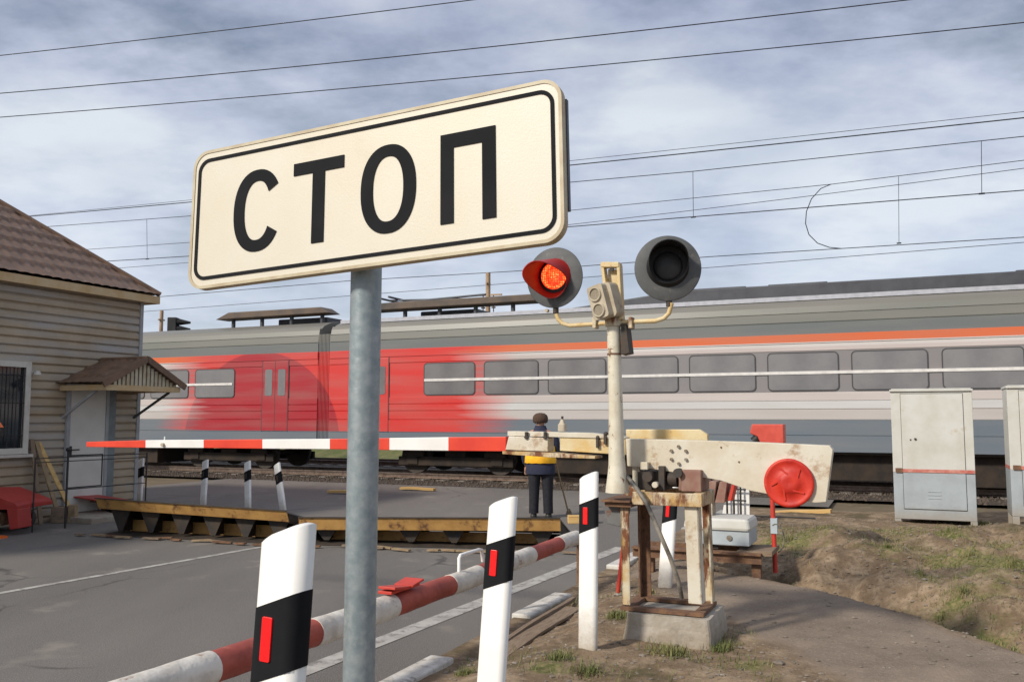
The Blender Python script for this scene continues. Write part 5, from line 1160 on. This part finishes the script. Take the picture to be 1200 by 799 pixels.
# ------------------------------------------------------------------ person
def skin_obj(name, verts, edges, radii, m, parent, sub=2, root=0):
    me = bpy.data.meshes.new(name); me.from_pydata(verts, edges, []); o = bpy.data.objects.new(name, me); COL.objects.link(o); o.parent = parent
    me.materials.append(M[m]); s = o.modifiers.new('skin', 'SKIN'); s.use_smooth_shade = True
    for i, r in enumerate(radii): me.skin_vertices[0].data[i].radius = (r if isinstance(r, tuple) else (r, r)); me.skin_vertices[0].data[i].use_root = (i == root)
    sb = o.modifiers.new('sub', 'SUBSURF'); sb.levels = sub; sb.render_levels = sub; return o
def person():
    c = G(633.5, 605.5, .01); t = thing('person', 'person seen from behind in dark coat, orange vest and brown fur hat, holding a stick', 'person', (c.x, c.y, .0), R(-4))
    V = [(0, 0, .90), (0, .0, 1.08), (0, .0, 1.27), (0, .01, 1.40), (0, .02, 1.48), (0, .03, 1.56), (0, .03, 1.66),
         (-.10, 0, .86), (-.105, .01, .48), (-.11, -.01, .09), (-.115, .12, .045), (.10, 0, .86), (.115, .02, .48), (.125, .0, .09), (.14, .13, .045),
         (-.19, 0, 1.38), (-.255, .01, 1.12), (-.25, .10, .90), (-.245, .14, .84), (.19, 0, 1.38), (.265, .03, 1.12), (.24, .20, 1.0), (.235, .27, .98)]
    E_ = [(0, 1), (1, 2), (2, 3), (3, 4), (4, 5), (5, 6), (0, 7), (7, 8), (8, 9), (9, 10), (0, 11), (11, 12), (12, 13), (13, 14), (3, 15), (15, 16), (16, 17), (17, 18), (3, 19), (19, 20), (20, 21), (21, 22)]
    rr = [(.15, .11), (.14, .10), (.16, .105), (.13, .09), .055, .08, .075, .085, .055, .04, .035, .085, .055, .04, .035, .06, .045, .033, .028, .06, .045, .033, .028]
    skin_obj('body', V, E_, rr, 'skin', t)
    def ell(cx, cy, z, a, b, n=24): return [(cx + a * math.cos(2 * math.pi * k / n), cy + b * math.sin(2 * math.pi * k / n) * (1 + .03 * math.sin(5 * k)), z + .004 * math.sin(3 * k)) for k in range(n)]
    m_ = MB(); m_.loft([ell(0, 0, .72, .245, .165), ell(0, 0, .74, .25, .17), ell(0, 0, .86, .24, .165), ell(0, 0, 1.02, .225, .155), ell(0, 0, 1.2, .235, .155), ell(0, .0, 1.33, .235, .14), ell(0, .01, 1.41, .19, .115), ell(0, .02, 1.465, .11, .09), ell(0, .025, 1.52, .09, .085)]); m_.build('coat', 'coat', t)
    for s_, pts in ((-1, [(-.19, 0, 1.37), (-.235, .0, 1.28), (-.268, .01, 1.12), (-.262, .06, .98), (-.252, .10, .90)]), (1, [(.19, 0, 1.37), (.24, .01, 1.28), (.278, .03, 1.12), (.262, .12, 1.05), (.243, .19, 1.005)])):
        MB().tube(pts, [.085, .075, .066, .06, .054], 14).build('sleeve', 'coat', t)
    for s_, x in ((-1, -.105), (1, .118)):
        MB().loft([ell(x * .92, 0, .80, .115, .12), ell(x * .96, 0, .70, .108, .11), ell(x, .01, .5, .09, .095), ell(x * 1.04, 0, .28, .082, .088), ell(x * 1.08, -.005, .12, .08, .088), ell(x * 1.08, -.0, .075, .082, .09)]).build('trouser_leg', 'trousers', t)
        m_ = MB(); xs_ = x * 1.12; m_.loft([[(xs_ + a, b + .05, z) for a, b in rrect(.10 * f, .28 * f, .045 * f, 4)] for z, f in ((0, .96), (.012, 1), (.05, .98), (.085, .72), (.10, .5))]); m_.build('shoe', 'shoe', t)
    m_ = MB(); m_.loft([ell(0, 0, .90, .262, .186), ell(0, 0, .905, .266, .19), ell(0, 0, 1.02, .258, .182), ell(0, 0, 1.17, .25, .175), ell(0, 0, 1.19, .235, .17)], cap=False); m_.build('orange_vest', 'vest', t)
    rings = []
    for z, r in ((1.565, .10), (1.575, .122), (1.62, .130), (1.66, .128), (1.70, .108), (1.725, .07), (1.735, .02)): rings.append([(r * (1 + .05 * mnoise.noise(Vector((math.cos(k) * 3, math.sin(k) * 3, z * 20)))) * math.cos(k * math.pi / 12), .03 + r * 1.08 * math.sin(k * math.pi / 12), z) for k in range(24)])
    MB().loft(rings).build('fur_hat', 'hat', t)
    # face (turned to the train) : nose, ears, eyes, mouth
    m_ = MB(); m_.loft([[(x, .105 + y, z) for x, y in ((-.012, 0), (.012, 0), (.006, .018 * f), (-.006, .018 * f))] for z, f in ((1.59, .2), (1.565, .8), (1.55, 1.3), (1.545, .6))]); m_.build('nose', 'skin', t)
    for x in (-.032, .032): MB().sphere((x, .098, 1.595), .011).build('eye', 'boom_white', t)
    MB().box((0, .103, 1.525), (.045, .008, .008)).build('mouth', 'brownred', t)
    for x in (-.085, .085): MB().sphere((x, .02, 1.575), .026, 10, 8, (.4, .8, 1.1)).build('ear', 'skin', t)
    # hands with curled fingers
    for (hx, hy, hz, sgn, grip) in ((-.245, .145, .835, -1, False), (.235, .275, .975, 1, True)):
        vs = [(hx, hy, hz + .01), (hx, hy + .02, hz - .045)]; ed = [(0, 1)]; rd = [(.030, .018), (.038, .016)]
        for k in range(4):
            x = hx + (-.027 + .018 * k); ln_ = (.03, .034, .032, .025)[k]; b0 = len(vs)
            if grip: pts = [(x, hy + .03, hz - .055), (x, hy + .058, hz - .05), (x, hy + .062, hz - .02), (x, hy + .04, hz - .004)]
            else: pts = [(x, hy + .02, hz - .065), (x, hy + .028, hz - .065 - ln_), (x, hy + .024, hz - .065 - ln_ * 1.8), (x, hy + .012, hz - .065 - ln_ * 2.3)]
            vs += pts; ed += [(1, b0), (b0, b0 + 1), (b0 + 1, b0 + 2), (b0 + 2, b0 + 3)]; rd += [.009, .0085, .008, .0065]
        b0 = len(vs); vs += [(hx - sgn * .036, hy + .02, hz - .02), (hx - sgn * .046, hy + .045, hz - .045), (hx - sgn * .036, hy + .06, hz - .06)]; ed += [(0, b0), (b0, b0 + 1), (b0 + 1, b0 + 2)]; rd += [.011, .010, .008]
        skin_obj('hand', vs, ed, rd, 'skin', t, 1)
    # the stick is a separate thing held in the right hand
    w0 = Vector(t.location); rot = Matrix.Rotation(R(-4), 3, 'Z')
    h = w0 + rot @ Vector((.235, .31, .95)); f = G(667.5, 588, .02); f = Vector((w0.x + .50, w0.y + .45, .0))
    o = MB().tube([Vector((0, 0, 0)), (h - f) * 1.28], .015, 10); s_ = thing('broom', 'long thin wooden stick held by the person in the vest', 'stick', f, 0)
    o.build('handle', 'wood_x', s_); MB().loft([[(x * k, y * k, z) for x, y in rrect(.10, .04, .01, 2)] for z, k in ((0, 1.1), (.06, .8), (.10, .3))], smooth=False).build('brush_head', 'wood', s_)
person()
# ------------------------------------------------------------------ grass, pebbles
def grass():
    vs, fs = [], []
    def blade(p, h, lean, w):
        a = random.uniform(0, 6.28); d = Vector((math.cos(a), math.sin(a), 0)); n = Vector((-d.y, d.x, 0)) * w; o = len(vs)
        m1 = p + d * lean * .4 + Vector((0, 0, h * .6)); tp = p + d * lean + Vector((0, 0, h))
        vs.extend([p - n, p + n, m1 + n * .7, m1 - n * .7, tp]); fs.extend([(o, o + 1, o + 2, o + 3), (o + 3, o + 2, o + 4)])
    for (c, r) in GRASS:
        n = int(520 * r)
        for _ in range(n):
            a = random.uniform(0, 6.28); q = abs(random.gauss(0, .42)) * r; x, y = c.x + q * math.cos(a), c.y + q * math.sin(a) * 1.2
            if path_mask(x, y) > .5 or kuv(x, y)[0] < .2: continue
            if nz(x, y, 6, 8) < -.05: continue
            hh = random.uniform(.02, .07) * (1.25 - min(1, q / r) * .7); blade(Vector((x, y, H(x, y) - .005)), hh, random.uniform(.01, .05), random.uniform(.002, .004))
    for _ in range(3500):
        u, v = random.uniform(.2, 5.0), random.uniform(-1.5, 8); p = kw(u, v); g = grass_mask(p.x, p.y) + .5 * nz(p.x, p.y, 1.5, 33)
        if g < .18 or path_mask(p.x, p.y) > .4: continue
        for _k in range(5):
            x, y = p.x + random.gauss(0, .03), p.y + random.gauss(0, .03); blade(Vector((x, y, H(x, y) - .004)), random.uniform(.015, .055), random.uniform(.01, .04), random.uniform(.0015, .003))
    # distinct tufts
    for px, py, k in ((725, 727, 1.2), (785, 772, 1.6), (845, 765, 1.0), (650, 712, .8), (546, 774, .8), (758, 700, .8), (1062, 634, 1), (1190, 760, .8), (655, 778, 1), (690, 795, 1)):
        c = G(px, py, .2)
        for _ in range(int(160 * k)):
            x, y = c.x + random.gauss(0, .04 * k), c.y + random.gauss(0, .045 * k); blade(Vector((x, y, H(x, y) - .004)), random.uniform(.02, .06) * k ** .5, random.uniform(.01, .06), random.uniform(.002, .004))
    # dry stems on the bank
    dv, df = [], []
    main = (vs, fs); vs, fs = dv, df
    def dry(p, h, lean, w):
        a = random.uniform(0, 6.28); d = Vector((math.cos(a), math.sin(a), 0)); n = Vector((-d.y, d.x, 0)) * w; o = len(dv)
        dv.extend([p - n, p + n, p + d * lean + Vector((0, 0, h))]); df.append((o, o + 1, o + 2))
    for _ in range(2600):
        u, v = random.uniform(1.2, 5.2), random.uniform(-.5, 8.5); p = kw(u, v)
        if p.x < edge(PATH_R, p.y) + .3 or nz(p.x, p.y, 1.3, 40) < -.1: continue
        for _k in range(6):
            x, y = p.x + random.gauss(0, .035), p.y + random.gauss(0, .035); dry(Vector((x, y, H(x, y) - .003)), random.uniform(.01, .06), random.uniform(.02, .09), random.uniform(.0012, .0024))
    tag(MB().add(dv, df).build('dry_grass', mat('dry_stems', (.34, .26, .13), (.22, .16, .08), .8, scale=3)), 'dry straw coloured grass on the dirt bank', 'dry grass', kind='stuff')
    vs, fs = main
    o = MB().add(vs, fs).build('grass', mat('grass_blades', (.11, .13, .035), (.22, .20, .08), .7, scale=3, c3=(.05, .08, .02), s3=9)); tag(o, 'short patchy grass on the dirt shoulder and bank', 'grass', kind='stuff')
grass()
def pebbles():
    m_ = MB(); P0 = [(math.cos(a) * c, math.sin(a) * c, z) for z, c in ((-.5, .7), (.1, 1), (.6, .55)) for a in [k * 1.2566 for k in range(5)]]
    fs0 = [(5 * j + i, 5 * j + (i + 1) % 5, 5 * j + 5 + (i + 1) % 5, 5 * j + 5 + i) for j in range(2) for i in range(5)] + [(4, 3, 2, 1, 0), (10, 11, 12, 13, 14)]
    vs, fs = [], []
    for _ in range(8000):
        u, v = random.uniform(.2, 5.4), random.uniform(-2, 9); p = kw(u, v)
        if path_mask(p.x, p.y) > .5 and random.random() < .75: continue
        s_ = random.choice((.006, .008, .011, .016)) * random.uniform(.7, 1.3)
        if random.random() < .02: s_ *= 2.2
        z = H(p.x, p.y); o = len(vs); a = random.uniform(0, 6); ca, sa = math.cos(a), math.sin(a)
        for x, y, zz in P0:
            k = random.uniform(.8, 1.2) * s_; vs.append((p.x + (x * ca - y * sa) * k, p.y + (x * sa + y * ca) * k * .8, z + zz * k * .6 + s_ * .15))
        fs += [tuple(o + i for i in f) for f in fs0]
    o = MB().add(vs, fs).build('gravel', mat('gravel_mat', (.25, .21, .17), (.14, .115, .09), .9, scale=2.5, c3=(.38, .35, .3), s3=5)); tag(o, 'loose pebbles scattered on the dirt shoulder', 'gravel', kind='stuff')
pebbles()
def ballast_stones():
    vs, fs = [], []
    for _ in range(9000):
        x, y = random.uniform(-32, 4), random.uniform(-1.2, 3.4)
        if abs(y - .79) < .08: continue
        p = tw_(x, y, .02); s_ = random.uniform(.02, .045); o = len(vs); a = random.uniform(0, 6)
        for k in range(4): vs.append(p + Vector((math.cos(a + k * 1.57) * s_ * random.uniform(.7, 1.2), math.sin(a + k * 1.57) * s_ * random.uniform(.7, 1.2), -.01)))
        vs.append(p + Vector((0, 0, s_ * .9))); fs += [(o, o + 1, o + 4), (o + 1, o + 2, o + 4), (o + 2, o + 3, o + 4), (o + 3, o, o + 4)]
    o = MB().add(vs, fs).build('ballast', mat('ballast_stone', (.10, .075, .058), (.055, .042, .032), .9, scale=3)); tag(o, 'crushed stone ballast between and beside the rails', 'ballast', kind='stuff')
ballast_stones()
